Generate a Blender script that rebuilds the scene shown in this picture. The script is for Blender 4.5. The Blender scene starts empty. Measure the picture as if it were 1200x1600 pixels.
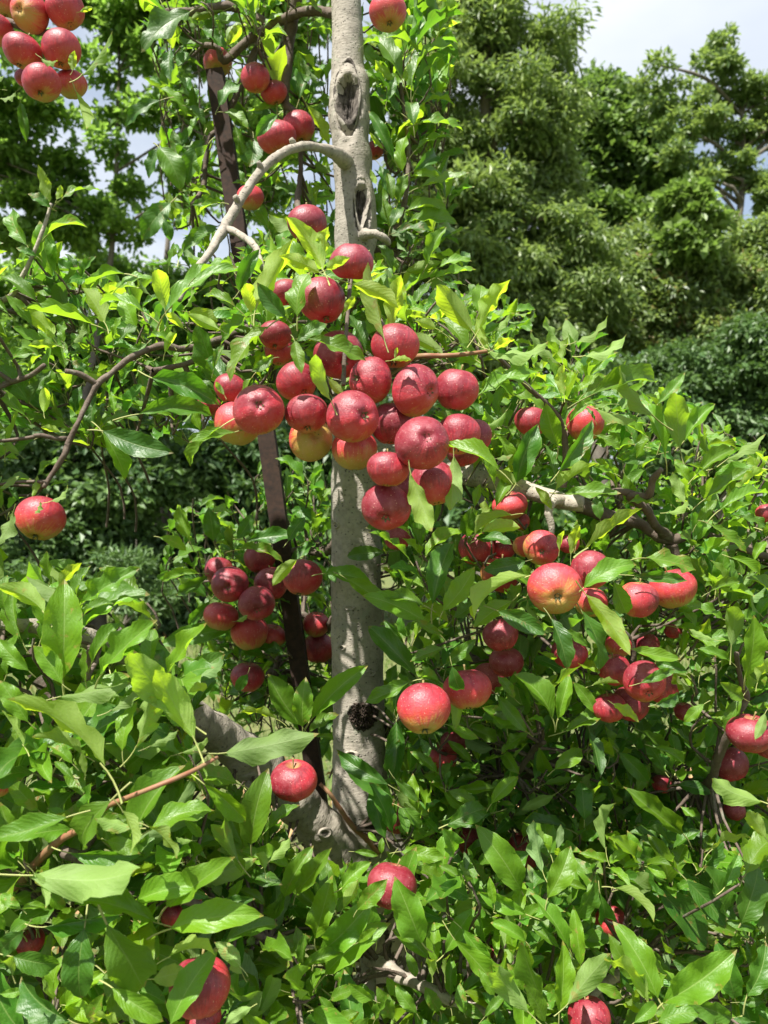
import bpy, math, random
import numpy as np
from mathutils import Vector, Matrix, noise
from mathutils.bvhtree import BVHTree

PI = math.pi
rnd = random.Random(11)
sc = bpy.context.scene
COL = sc.collection

# ---------------------------------------------------------------- camera
CAMZ, FPX = 1.6, 1202.0
cam = bpy.data.cameras.new('camera')
cam.sensor_fit = 'VERTICAL'; cam.sensor_height = 36.0; cam.lens = 36.0 * FPX / 1600.0
cam.clip_start = 0.05; cam.clip_end = 600
cam.dof.use_dof = True; cam.dof.focus_distance = 1.3; cam.dof.aperture_fstop = 6.0
camo = bpy.data.objects.new('camera', cam); COL.objects.link(camo)
camo.location = (0, 0, CAMZ); camo.rotation_euler = (math.radians(90), 0, 0)
sc.camera = camo

# ---------------------------------------------------------------- light
SUN = Vector((-0.30, -0.40, 0.87)).normalized()
el = math.asin(SUN.z); az = math.atan2(SUN.x, SUN.y)
sun = bpy.data.lights.new('sun', 'SUN'); sun.energy = 5.0; sun.angle = math.radians(0.53)
sun.color = (1.0, 0.955, 0.88)
suno = bpy.data.objects.new('sun', sun); COL.objects.link(suno)
suno.rotation_euler = (-SUN).to_track_quat('-Z', 'Y').to_euler()
world = bpy.data.worlds.new('World'); sc.world = world; world.use_nodes = True
wn = world.node_tree; wn.nodes.clear()
def N(nt, typ, **kw):
    n = nt.nodes.new(typ)
    for k, v in kw.items():
        setattr(n, k, v)
    return n
out = N(wn, 'ShaderNodeOutputWorld'); bg = N(wn, 'ShaderNodeBackground')
sky = N(wn, 'ShaderNodeTexSky', sky_type='NISHITA'); sky.sun_disc = False
sky.sun_elevation = el; sky.sun_rotation = az % (2 * PI); sky.air_density = 1.2; sky.dust_density = 2.0
tc = N(wn, 'ShaderNodeTexCoord'); nz = N(wn, 'ShaderNodeTexNoise')
nz.inputs['Scale'].default_value = 3.1; nz.inputs['Detail'].default_value = 7; nz.inputs['Roughness'].default_value = 0.5
nz.inputs['Distortion'].default_value = 0.25
mp = N(wn, 'ShaderNodeMapping'); mp.inputs['Scale'].default_value = (1, 1, 2.2); mp.inputs['Location'].default_value = (0.35, 0.1, 0.0)
wn.links.new(tc.outputs['Generated'], mp.inputs['Vector']); wn.links.new(mp.outputs[0], nz.inputs['Vector'])
cr = N(wn, 'ShaderNodeValToRGB'); cr.color_ramp.elements[0].position = 0.36; cr.color_ramp.elements[1].position = 0.56
cr.color_ramp.elements[0].color = (0.30,)*3 + (1,)
wn.links.new(nz.outputs['Fac'], cr.inputs['Fac'])
nz2 = N(wn, 'ShaderNodeTexNoise'); nz2.inputs['Scale'].default_value = 2.3; nz2.inputs['Detail'].default_value = 5
wn.links.new(mp.outputs[0], nz2.inputs['Vector'])
cc = N(wn, 'ShaderNodeValToRGB')
cc.color_ramp.elements[0].position = 0.3; cc.color_ramp.elements[0].color = (0.56, 0.63, 0.74, 1)
cc.color_ramp.elements[1].position = 0.7; cc.color_ramp.elements[1].color = (0.82, 0.86, 0.92, 1)
wn.links.new(nz2.outputs['Fac'], cc.inputs['Fac'])
cs = N(wn, 'ShaderNodeVectorMath', operation='SCALE'); cs.inputs['Scale'].default_value = 7.2
wn.links.new(cc.outputs[0], cs.inputs[0])
mx = N(wn, 'ShaderNodeMix', data_type='RGBA')
wn.links.new(cr.outputs[0], mx.inputs['Factor']); wn.links.new(sky.outputs[0], mx.inputs['A']); wn.links.new(cs.outputs[0], mx.inputs['B'])
wn.links.new(mx.outputs['Result'], bg.inputs['Color']); bg.inputs['Strength'].default_value = 0.066
wn.links.new(bg.outputs[0], out.inputs['Surface'])
vs = sc.view_settings
vs.view_transform = 'Standard'; vs.look = 'None'; vs.exposure = 1.40; vs.gamma = 1.0; vs.use_curve_mapping = False
sc.cycles.max_bounces = 8; sc.cycles.transparent_max_bounces = 4; sc.cycles.transmission_bounces = 6

# ---------------------------------------------------------------- helpers
def P(px, py, Y):
    """point at distance Y whose direction is the photograph's (px, py)"""
    return Vector(((px - 600) / FPX * Y, Y, CAMZ + (800 - py) / FPX * Y))
def S(rpx, Y): return rpx / FPX * Y
def tag(o, label=None, cat=None, group=None, kind=None):
    if label: o['label'] = label
    if cat: o['category'] = cat
    if group: o['group'] = group
    if kind: o['kind'] = kind
    return o
def empty(name, loc):
    o = bpy.data.objects.new(name, None); COL.objects.link(o); o.location = loc
    o.empty_display_size = 0.05
    return o
def link(name, me, parent=None, mat=None):
    o = bpy.data.objects.new(name, me); COL.objects.link(o)
    if mat and not me.materials: me.materials.append(mat)
    if parent:
        o.parent = parent
        o.matrix_parent_inverse = Matrix.Translation(-parent.location) if parent.type == 'EMPTY' and parent.parent is None and parent.rotation_euler.to_matrix().is_identity else Matrix()
    return o
def mesh_np(name, V, F, uv=None, col=None, mat=None, smooth=True):
    """V (n,3); F list of arrays with equal width or one (m,k) array; uv per loop"""
    me = bpy.data.meshes.new(name)
    Fs = F if isinstance(F, list) else [F]
    me.vertices.add(len(V)); me.vertices.foreach_set('co', np.asarray(V, np.float32).ravel())
    nl = sum(f.size for f in Fs); npoly = sum(len(f) for f in Fs)
    me.loops.add(nl); me.loops.foreach_set('vertex_index', np.concatenate([f.ravel() for f in Fs]).astype(np.int32))
    tot = np.concatenate([np.full(len(f), f.shape[1]) for f in Fs]); st = np.concatenate([[0], np.cumsum(tot)[:-1]])
    me.polygons.add(npoly); me.polygons.foreach_set('loop_start', st.astype(np.int32)); me.polygons.foreach_set('loop_total', tot.astype(np.int32))
    if uv is not None:
        l = me.uv_layers.new(name='UVMap'); l.data.foreach_set('uv', np.asarray(uv, np.float32).ravel())
    if col is not None:
        a = me.color_attributes.new('tint', 'FLOAT_COLOR', 'POINT'); a.data.foreach_set('color', np.asarray(col, np.float32).ravel())
    me.update(calc_edges=True)
    me.polygons.foreach_set('use_smooth', np.full(npoly, smooth)); me.validate()
    if mat: me.materials.append(mat)
    return me

# ---------------------------------------------------------------- materials
class NT:
    """tiny node-graph writer"""
    def __init__(s, name):
        s.m = bpy.data.materials.new(name); s.m.use_nodes = True; s.t = s.m.node_tree; s.t.nodes.clear()
        s.out = N(s.t, 'ShaderNodeOutputMaterial')
    def n(s, typ, ins=None, **kw):
        n = N(s.t, typ, **kw)
        for k, v in (ins or {}).items(): s.set(n.inputs[k], v)
        return n
    def set(s, sock, v):
        if isinstance(v, bpy.types.NodeSocket): s.t.links.new(v, sock)
        else: sock.default_value = v
    def math(s, op, a, b=0.0, c=0.0, clamp=False):
        n = N(s.t, 'ShaderNodeMath', operation=op, use_clamp=clamp)
        for i, v in enumerate((a, b, c)): s.set(n.inputs[i], v)
        return n.outputs[0]
    def mix(s, f, a, b, bl='MIX'):
        n = N(s.t, 'ShaderNodeMix', data_type='RGBA', blend_type=bl)
        s.set(n.inputs['Factor'], f)
        for k, v in (('A', a), ('B', b)):
            s.set(n.inputs[k], v if isinstance(v, bpy.types.NodeSocket) or len(v) == 4 else tuple(v) + (1,))
        return n.outputs['Result']
    def ramp(s, f, stops, interp='LINEAR'):
        n = N(s.t, 'ShaderNodeValToRGB'); r = n.color_ramp; r.interpolation = interp
        while len(r.elements) < len(stops): r.elements.new(0.5)
        for e, (p, c) in zip(r.elements, stops):
            e.position = p; e.color = (c, c, c, 1) if isinstance(c, (int, float)) else tuple(c) + (1,)
        s.set(n.inputs[0], f); return n.outputs[0]
    def noise(s, vec, scale, detail=3, rough=0.5, out='Fac', dist=0.0):
        n = s.n('ShaderNodeTexNoise', {'Scale': scale, 'Detail': detail, 'Roughness': rough, 'Distortion': dist})
        if vec is not None: s.set(n.inputs['Vector'], vec)
        return n.outputs[out]
    def mapr(s, v, a, b, c, d):
        n = s.n('ShaderNodeMapRange', {'Value': v, 'From Min': a, 'From Max': b, 'To Min': c, 'To Max': d}); return n.outputs[0]
    def bump(s, h, strength, dist, normal=None):
        n = s.n('ShaderNodeBump', {'Height': h, 'Strength': strength, 'Distance': dist})
        if normal is not None: s.set(n.inputs['Normal'], normal)
        return n.outputs[0]
    def finish(s, sh): s.t.links.new(sh, s.out.inputs['Surface']); return s.m

def apple_leaf_mat():
    k = NT('apple_leaf')
    uv = k.n('ShaderNodeUVMap').outputs[0]; sp = k.n('ShaderNodeSeparateXYZ', {0: uv})
    u, v = sp.outputs[0], sp.outputs[1]                  # u along 0..1 (petiole < 0), v 0..1 across, 0.5 midrib
    av = k.math('ABSOLUTE', k.math('SUBTRACT', v, 0.5))  # 0 midrib .. 0.5 edge
    att = k.n('ShaderNodeAttribute', attribute_name='tint'); oi = k.n('ShaderNodeObjectInfo')
    prod = k.mix(1.0, att.outputs['Color'], oi.outputs['Color'], 'MULTIPLY')
    sp2 = k.n('ShaderNodeSeparateColor', {0: prod}); br, yel, dmg = sp2.outputs[0], sp2.outputs[1], sp2.outputs[2]
    geo = k.n('ShaderNodeNewGeometry')
    pos = geo.outputs['Position']
    # side veins
    ph = k.math('MULTIPLY', k.math('SUBTRACT', u, k.math('ADD', k.math('MULTIPLY', av, 0.30), k.math('MULTIPLY', k.math('MULTIPLY', av, av), 0.45))), 9.5)
    fr = k.math('FRACT', k.math('ADD', ph, k.math('MULTIPLY', k.noise(uv, 5.0, 2), 1.3)))
    dv = k.math('ABSOLUTE', k.math('SUBTRACT', fr, 0.5))  # 0 at vein
    side = k.math('MULTIPLY', k.mapr(dv, 0.0, 0.085, 1.0, 0.0), k.mapr(av, 0.0, 0.46, 1.0, 0.15))
    mid = k.mapr(av, 0.0, 0.03, 1.0, 0.0)
    vein = k.math('MAXIMUM', mid, k.math('MULTIPLY', side, 0.55), clamp=True)
    quilt = k.math('MULTIPLY', k.mapr(dv, 0.0, 0.5, 0.0, 1.0), k.mapr(av, 0.0, 0.07, 0.0, 1.0))
    net = k.n('ShaderNodeTexVoronoi', {'Vector': k.n('ShaderNodeVectorMath', {0: uv, 1: (26, 13, 1)}, operation='MULTIPLY').outputs[0], 'Scale': 1.0}, feature='DISTANCE_TO_EDGE').outputs['Distance']
    h = k.math('ADD', quilt, k.math('MULTIPLY', k.mapr(net, 0, 0.3, 0, 1), 0.45))
    h = k.math('ADD', h, k.math('MULTIPLY', mid, -0.9))
    nrm = k.bump(h, 0.40, 0.0008)
    blot = k.noise(pos, 38.0, 3, 0.6)
    top = k.mix(yel, (0.040, 0.130, 0.014), (0.185, 0.295, 0.014))
    top = k.mix(k.mapr(blot, 0.35, 0.7, 0.0, 0.5), top, (0.085, 0.195, 0.018))
    top = k.mix(k.math('MAXIMUM', k.math('MULTIPLY', vein, 0.26), k.math('MULTIPLY', mid, 0.62)), top, (0.24, 0.34, 0.10))
    top = k.mix(k.mapr(av, 0.46, 0.5, 0, .35), top, (0.22, 0.30, 0.05))
    under = k.mix(yel, (0.125, 0.205, 0.070), (0.20, 0.285, 0.060))
    under = k.mix(k.math('MULTIPLY', vein, 0.5), under, (0.27, 0.35, 0.15))
    colr = k.mix(geo.outputs['Backfacing'], top, under)
    pet = k.math('LESS_THAN', u, 0.0)
    colr = k.mix(pet, colr, (0.30, 0.32, 0.11))
    # dry patches
    dn = k.noise(pos, 55.0, 4, 0.65)
    dm = k.math('MULTIPLY', k.math('GREATER_THAN', dn, 0.60), k.math('SUBTRACT', 1.0, dmg))
    tipb = k.math('MULTIPLY', k.math('GREATER_THAN', k.math('ADD', u, k.math('MULTIPLY', dn, 0.12)), 1.0), 0.8)
    colr = k.mix(k.math('MULTIPLY', k.math('MAXIMUM', dm, tipb), 0.75), colr, (0.26, 0.15, 0.05))
    hsv = k.n('ShaderNodeHueSaturation', {'Value': br, 'Color': colr, 'Saturation': 1.03})
    c = hsv.outputs[0]
    rough = k.mix(geo.outputs['Backfacing'], (0.47,)*3, (0.70,)*3)
    rough = k.math('ADD', rough, k.math('MULTIPLY', k.math('SUBTRACT', blot, 0.5), 0.3))
    pb = k.n('ShaderNodeBsdfPrincipled', {'Base Color': c, 'Roughness': rough, 'Normal': nrm, 'Specular IOR Level': 0.55})
    tcol = k.mix(yel, (0.17, 0.46, 0.018), (0.60, 0.80, 0.028))
    tcol = k.mix(k.math('MULTIPLY', vein, 0.45), tcol, (0.40, 0.55, 0.10))
    tcol = k.n('ShaderNodeHueSaturation', {'Value': br, 'Color': tcol}).outputs[0]
    tr = k.n('ShaderNodeBsdfTranslucent', {'Color': tcol, 'Normal': nrm})
    ms = k.n('ShaderNodeMixShader', {0: k.math('SUBTRACT', k.math('ADD', 0.33, k.math('MULTIPLY', yel, 0.22, clamp=True)), k.math('MULTIPLY', pet, 0.30)), 1: pb.outputs[0], 2: tr.outputs[0]})
    return k.finish(ms.outputs[0])

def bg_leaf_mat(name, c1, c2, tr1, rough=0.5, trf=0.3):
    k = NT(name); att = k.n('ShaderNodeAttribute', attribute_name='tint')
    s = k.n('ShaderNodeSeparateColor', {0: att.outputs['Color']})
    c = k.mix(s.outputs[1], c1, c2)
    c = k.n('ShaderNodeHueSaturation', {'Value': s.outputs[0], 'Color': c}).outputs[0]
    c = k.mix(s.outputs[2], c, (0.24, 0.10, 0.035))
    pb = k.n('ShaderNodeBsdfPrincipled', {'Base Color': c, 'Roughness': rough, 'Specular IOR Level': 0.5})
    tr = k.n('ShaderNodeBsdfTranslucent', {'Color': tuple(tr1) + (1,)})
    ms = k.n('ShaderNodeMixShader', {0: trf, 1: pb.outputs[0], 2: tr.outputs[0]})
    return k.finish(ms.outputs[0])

def bark_mat(name, ca, cb, cdark, lent=1.0, patch=0.3):
    k = NT(name); uv = k.n('ShaderNodeUVMap').outputs[0]       # metres
    o = k.n('ShaderNodeNewGeometry').outputs['Position']
    n1 = k.noise(o, 14.0, 5, 0.6); n2 = k.noise(o, 75.0, 5, 0.65); n3 = k.noise(o, 5.0, 4, 0.6)
    st = k.n('ShaderNodeVectorMath', {0: uv, 1: (60, 240, 1)}, operation='MULTIPLY').outputs[0]
    crk = k.noise(st, 1.0, 4, 0.6)
    lv = k.n('ShaderNodeVectorMath', {0: uv, 1: (105, 150, 1)}, operation='MULTIPLY').outputs[0]
    vo = k.n('ShaderNodeTexVoronoi', {'Vector': lv, 'Scale': 1.0, 'Randomness': 1.0})
    rc = k.n('ShaderNodeSeparateColor', {0: vo.outputs['Color']}).outputs[0]
    dots = k.math('MULTIPLY', k.mapr(vo.outputs['Distance'], 0.16, 0.30, 1.0, 0.0), k.math('GREATER_THAN', rc, 0.5), clamp=True)
    c = k.mix(k.mapr(n1, 0.3, 0.7, 0, 1), ca, cb)
    c = k.mix(k.mapr(n2, 0.45, 0.72, 0, 0.55), c, cdark)
    c = k.mix(k.mapr(n3, 0.56, 0.68, 0, patch), c, cdark)
    c = k.mix(k.mapr(k.noise(o, 26.0, 6, 0.7), 0.56, 0.66, 0, 0.5), c, (0.21, 0.225, 0.165))
    c = k.mix(k.math('MULTIPLY', dots, 0.7 * lent), c, tuple(x * 0.28 for x in cdark))
    c = k.mix(k.mapr(crk, 0.6, 0.75, 0, 0.35), c, cdark)
    h = k.math('ADD', k.math('MULTIPLY', n2, 0.6), k.math('MULTIPLY', crk, 0.5))
    h = k.math('ADD', h, k.math('MULTIPLY', dots, 0.6 * lent)); h = k.math('ADD', h, k.math('MULTIPLY', n1, 1.2))
    pb = k.n('ShaderNodeBsdfPrincipled', {'Base Color': c, 'Roughness': 0.82, 'Normal': k.bump(h, 0.8, 0.004), 'Specular IOR Level': 0.25})
    return k.finish(pb.outputs[0])

def apple_mat():
    k = NT('apple_skin'); tcn = k.n('ShaderNodeTexCoord'); ob = tcn.outputs['Object']; oi = k.n('ShaderNodeObjectInfo')
    # object colour holds the blush direction (rgb) and how far it reaches (alpha)
    bd = k.n('ShaderNodeVectorMath', {0: oi.outputs['Color'], 1: (2, 2, 2)}, operation='MULTIPLY').outputs[0]
    bd = k.n('ShaderNodeVectorMath', {0: bd, 1: (1, 1, 1)}, operation='SUBTRACT').outputs[0]
    nv = k.n('ShaderNodeVectorMath', {0: ob}, operation='NORMALIZE').outputs[0]
    dt = k.n('ShaderNodeVectorMath', {0: nv, 1: bd}, operation='DOT_PRODUCT').outputs['Value']
    sx = k.n('ShaderNodeSeparateXYZ', {0: nv})
    ang = k.math('ARCTAN2', sx.outputs[1], sx.outputs[0])
    rv = k.math('MULTIPLY', oi.outputs['Random'], 40.0)
    cv = k.n('ShaderNodeCombineXYZ', {0: k.math('MULTIPLY', k.math('COSINE', ang), 7.0), 1: k.math('MULTIPLY', k.math('SINE', ang), 7.0), 2: k.math('ADD', k.math('MULTIPLY', sx.outputs[2], 0.9), rv)}).outputs[0]
    streak = k.noise(cv, 1.6, 5, 0.65)
    ov = k.n('ShaderNodeVectorMath', {0: ob, 1: k.n('ShaderNodeCombineXYZ', {0: rv, 1: rv, 2: rv}).outputs[0]}, operation='ADD').outputs[0]
    blot = k.noise(ov, 1.6, 4, 0.6); fine = k.noise(ov, 14.0, 4, 0.6)
    lvl = k.math('ADD', k.math('MULTIPLY', dt, 0.55), k.math('MULTIPLY', oi.outputs['Alpha'], 1.0))
    lvl = k.math('ADD', lvl, k.math('MULTIPLY', k.math('SUBTRACT', streak, 0.5), 0.75))
    lvl = k.math('ADD', lvl, k.math('MULTIPLY', k.math('SUBTRACT', blot, 0.5), 0.7))
    red = k.ramp(lvl, [(0.0, (0.36, 0.25, 0.050)), (0.20, (0.45, 0.17, 0.045)), (0.36, (0.43, 0.050, 0.032)), (0.68, (0.41, 0.023, 0.037)), (1.0, (0.17, 0.008, 0.018))])
    # russet round the stem
    pole = k.math('MULTIPLY', k.mapr(sx.outputs[2], 0.90, 0.99, 0, 1), k.mapr(blot, 0.3, 0.6, 0.2, 0.9))
    red = k.mix(pole, red, (0.34, 0.22, 0.07))
    # waxy bloom
    red = k.mix(k.mapr(k.noise(ov, 2.8, 5, 0.7), 0.41, 0.74, 0.0, 0.23), red, (0.52, 0.20, 0.23))
    vo = k.n('ShaderNodeTexVoronoi', {'Vector': ov, 'Scale': 8.0, 'Randomness': 1.0})
    rc = k.n('ShaderNodeSeparateColor', {0: vo.outputs['Color']})
    sz = k.math('MULTIPLY', rc.outputs[1], 0.15)
    dot = k.math('MULTIPLY', k.math('LESS_THAN', vo.outputs['Distance'], k.math('ADD', sz, 0.055)), k.math('GREATER_THAN', rc.outputs[0], 0.12))
    c = k.mix(k.math('MULTIPLY', dot, 0.36), red, (0.72, 0.46, 0.36))
    nrm = k.bump(k.math('ADD', fine, k.math('MULTIPLY', dot, 0.5)), 0.14, 0.03)
    pb = k.n('ShaderNodeBsdfPrincipled', {'Base Color': c, 'Roughness': k.mapr(fine, 0.3, 0.7, 0.38, 0.58), 'Normal': nrm, 'Specular IOR Level': 0.5, 'Subsurface Weight': 0.08, 'Subsurface Radius': (1.0, 0.3, 0.15), 'Subsurface Scale': 0.004, 'Coat Weight': 0.0, 'Coat Roughness': 0.25})
    return k.finish(pb.outputs[0])

def plain_mat(name, c, rough=0.8, c2=None, scale=40.0, spec=0.3, bump=0.0, dist=0.002):
    k = NT(name); o = k.n('ShaderNodeNewGeometry').outputs['Position']; n1 = k.noise(o, scale, 5, 0.65)
    cc_ = k.mix(k.mapr(n1, 0.35, 0.68, 0, 1), c, c2 or tuple(x * 0.55 for x in c))
    ins = {'Base Color': cc_, 'Roughness': rough, 'Specular IOR Level': spec}
    if bump: ins['Normal'] = k.bump(n1, bump, dist)
    return k.finish(k.n('ShaderNodeBsdfPrincipled', ins).outputs[0])

M_leaf = apple_leaf_mat()
M_apple = apple_mat()
M_bark = bark_mat('trunk_bark', (0.33, 0.295, 0.245), (0.23, 0.21, 0.175), (0.12, 0.105, 0.085), 1.0, 0.35)
M_limb = bark_mat('limb_bark', (0.36, 0.32, 0.26), (0.22, 0.195, 0.16), (0.10, 0.085, 0.07), 0.6, 0.3)
M_twig = bark_mat('twig_bark', (0.085, 0.060, 0.045), (0.14, 0.11, 0.088), (0.04, 0.028, 0.022), 0.2, 0.4)
M_shoot = plain_mat('young_shoot_bark', (0.22, 0.085, 0.05), 0.55, (0.20, 0.14, 0.07), 60)
M_wood = plain_mat('weathered_wood', (0.020, 0.016, 0.013), 0.9, (0.15, 0.13, 0.11), 48, 0.2, 1.0, 0.006)  # near-black tone so that wound and knot hollows look deeper
M_cut = plain_mat('sawn_wood', (0.36, 0.30, 0.23), 0.85, (0.17, 0.13, 0.10), 70, 0.2, 0.6, 0.002)
M_rust = plain_mat('rusted_steel', (0.040, 0.021, 0.014), 0.9, (0.016, 0.010, 0.008), 70, 0.35, 0.6, 0.001)
M_black = plain_mat('dark_burr', (0.022, 0.015, 0.011), 0.9, (0.06, 0.042, 0.03), 120)
M_calyx = plain_mat('dried_calyx', (0.055, 0.05, 0.02), 0.85, (0.17, 0.17, 0.08), 300)
M_stem = plain_mat('apple_stem', (0.20, 0.19, 0.06), 0.6, (0.16, 0.09, 0.04), 200)

# ---------------------------------------------------------------- tubes
def catmull(pts, step):
    """pts list of (Vector, r) -> dense list, about one sample per step metres"""
    p = [pts[0]] + list(pts) + [pts[-1]]
    res = []
    for i in range(1, len(p) - 2):
        a, b, c, d = p[i-1], p[i], p[i+1], p[i+2]
        n = max(2, int((c[0] - b[0]).length / step))
        for k in range(n):
            t = k / n
            f = lambda A, B, C_, D: 0.5 * ((2*B) + (C_-A)*t + (2*A-5*B+4*C_-D)*t*t + (3*B-A-3*C_+D)*t*t*t)
            res.append((f(a[0], b[0], c[0], d[0]), max(1e-4, f(a[1], b[1], c[1], d[1]))))
    res.append((pts[-1][0].copy(), pts[-1][1]))
    return res
def tube_arrays(path, seg=12, rough=0.06, nfreq=30.0, shape=None, cap=True):
    """swept tube: verts, quads, per-loop uv in metres"""
    n = len(path); V = np.zeros((n * seg, 3)); acc = 0.0; vs_ = []
    T0 = (path[1][0] - path[0][0]).normalized()
    X = T0.cross(Vector((0, 1, 0.01))).normalized()
    for i, (c, r) in enumerate(path):
        T = (path[min(i+1, n-1)][0] - path[max(i-1, 0)][0]).normalized()
        X = (X - T * X.dot(T)).normalized(); Yv = T.cross(X)
        if i: acc += (c - path[i-1][0]).length
        vs_.append(acc)
        for j in range(seg):
            a = 2 * PI * j / seg
            d = X * math.cos(a) + Yv * math.sin(a)
            q = c + d * r
            rr = r * (1 + rough * 2 * noise.noise(q * nfreq) + rough * noise.noise(q * nfreq * 2.7))
            if shape: rr = shape(q, c, d, rr)
            V[i * seg + j] = c + d * rr
    F = []; UV = []
    rm = float(np.mean([r for _, r in path])); circ = 2 * PI * rm
    for i in range(n - 1):
        for j in range(seg):
            k = (j + 1) % seg
            F.append((i*seg+j, i*seg+k, (i+1)*seg+k, (i+1)*seg+j))
            UV += [(j/seg*circ, vs_[i]), ((j+1)/seg*circ, vs_[i]), ((j+1)/seg*circ, vs_[i+1]), (j/seg*circ, vs_[i+1])]
    F = [np.array(F)]
    if cap:
        for e, rev in ((0, True), (n-1, False)):
            ring = [e*seg+j for j in range(seg)]
            F.append(np.array([ring[::-1] if rev else ring])); UV += [(0.01*math.cos(2*PI*j/seg), 0.01*math.sin(2*PI*j/seg)) for j in range(seg)]
    return V, F, np.array(UV)
def pxpath(pts, ds=0.0):
    """[(px, py, radius px, depth m)] -> world path"""
    return [(P(a, b, Y + ds), S(r, Y)) for a, b, r, Y in pts]

def root_offset(o, root):
    """child whose mesh is written in world coordinates"""
    o.parent = root; o.matrix_parent_inverse = Matrix.Translation(root.location).inverted(); return o

tree = empty('apple_tree', (0.03, 1.85, 0.0))
tag(tree, 'apple tree with pale speckled trunk and spreading limbs full of red apples', 'apple tree')
SKEL = []          # skeleton points for twigs
def branch(name, pts, mat, seg=12, step=0.012, rough=0.06, nfreq=30, shape=None, smooth=True, skel=True, label=None):
    path = catmull(pxpath(pts), step)
    V, F, UV = tube_arrays(path, seg, rough, nfreq, shape)
    o = link(name, mesh_np(name, V, F, UV, mat=mat)); root_offset(o, tree)
    if label: o['label'] = label
    if skel: SKEL.extend([(p[0], p[1]) for p in path[::4]])
    return o, path

# ---------------------------------------------------------------- trunk with its old pruning wounds
TY = 1.8
TR = [(538,-420,17,TY),(540,-60,22,TY),(543,60,24.5,TY),(544,112,26,TY),(547,135,31,TY),(546,185,32,TY),(548,222,28.5,TY),(551,248,31,TY),(551,280,29,TY),(556,320,32,TY),(556,372,33,TY),(554,400,31,TY),(556,460,34,TY),(556,640,37,TY),(556,850,39,TY),
      (558,1000,40,TY),(560,1100,40.5,TY),(562,1200,42,TY),(570,1290,50,TY+.01),(592,1380,56,TY+.03),(606,1480,58,TY+.04),(612,1600,62,TY+.05),(616,1868,92,TY+.06)]
WOUNDS = [(544,162,20,52,0.026),(565,326,12,42,0.020)]     # px, py, half width, half height, depth
trunk_path = catmull(pxpath(TR), 0.006)
def trunk_at(z):
    b = min(trunk_path, key=lambda p: abs(p[0].z - z)); return b
def trunk_shape(q, c, d, rr):
    for wx, wy, wa, wb, dep in WOUNDS:
        w = P(wx, wy, TY - 0.05); a = (q.x - w.x) / S(wa, TY); b = (q.z - w.z) / S(wb, TY); r = math.hypot(a, b)
        if d.y < 0:
            if r < 0.86: rr -= dep + 0.010
            elif r < 1.7: rr += 0.007 * (1.7 - r) * (1 + 1.2 * noise.noise(Vector((q.x*60, 1, q.z*40))))
    py = 800 - (q.z - CAMZ) / TY * FPX
    if py > 1250: rr *= 1 + 0.10 * min(1, (py - 1250) / 120) * (noise.noise(Vector((q.x * 22, q.y * 22, q.z * 6))) * 2)
    return rr
branch('trunk', TR, M_bark, seg=60, step=0.007, rough=0.022, nfreq=21, shape=trunk_shape)
def wound(wx, wy, wa, wb, dep, seed):
    ra, rb = S(wa, TY), S(wb, TY); w = P(wx, wy, TY)
    nr, na = 16, 40; V = []; UV = []; F = []
    for i in range(nr):
        t = i / (nr - 1) * 1.18
        for j in range(na):
            a = 2 * PI * j / na; ca, sa = math.cos(a), math.sin(a)
            x = ca * ra * t * (1 - 0.25 * max(0, -sa)); z = sa * rb * t
            if sa < 0: z *= 1.05
            c, R = trunk_at(w.z + z)
            t += 0.07 * math.sin(3 * a + seed) * min(1, t)
            if t < 0.72: h = -dep * (1 - 0.25 * (t / 0.72) ** 2)
            elif t < 0.95: h = -dep * 0.65 + (dep * 0.65 + 0.0065) * math.sin((t - 0.72) / 0.23 * PI / 2)
            else: h = 0.0065 - 0.0125 * (t - 0.95) / 0.23
            nn = noise.noise(Vector((x * 320, seed, z * 55))); h += nn * (0.012 if t < 0.75 else 0.004)
            xo = (w.x + x) - c.x; lim = max(-0.93, min(0.93, xo / R)); ph = math.asin(lim)
            V.append((c.x + (R + h) * math.sin(ph), c.y - (R + h) * math.cos(ph), w.z + z))
    for i in range(nr - 1):
        for j in range(na):
            k = (j + 1) % na; F.append((i*na+j, (i+1)*na+j, (i+1)*na+k, i*na+k))
    F = np.array(F); UV = np.array(V)[F.ravel()][:, [0, 2]]
    me = mesh_np('pruning_wound', np.array(V), F, UV, mat=M_wood); me.materials.append(M_bark)
    mi = np.array([1 if (i // na) >= 11 else 0 for i in range(len(F))], np.int32); me.polygons.foreach_set('material_index', mi)
    o = link('pruning_wound', me); root_offset(o, tree); o['label'] = 'hollow oval pruning wound with a raised bark lip'
for i, w in enumerate(WOUNDS): wound(*w, i * 9.3)
wound(612, 1462, 26, 52, 0.004, 31.0)  # added dark oval standing in for the dark hollow at the trunk foot

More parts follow.
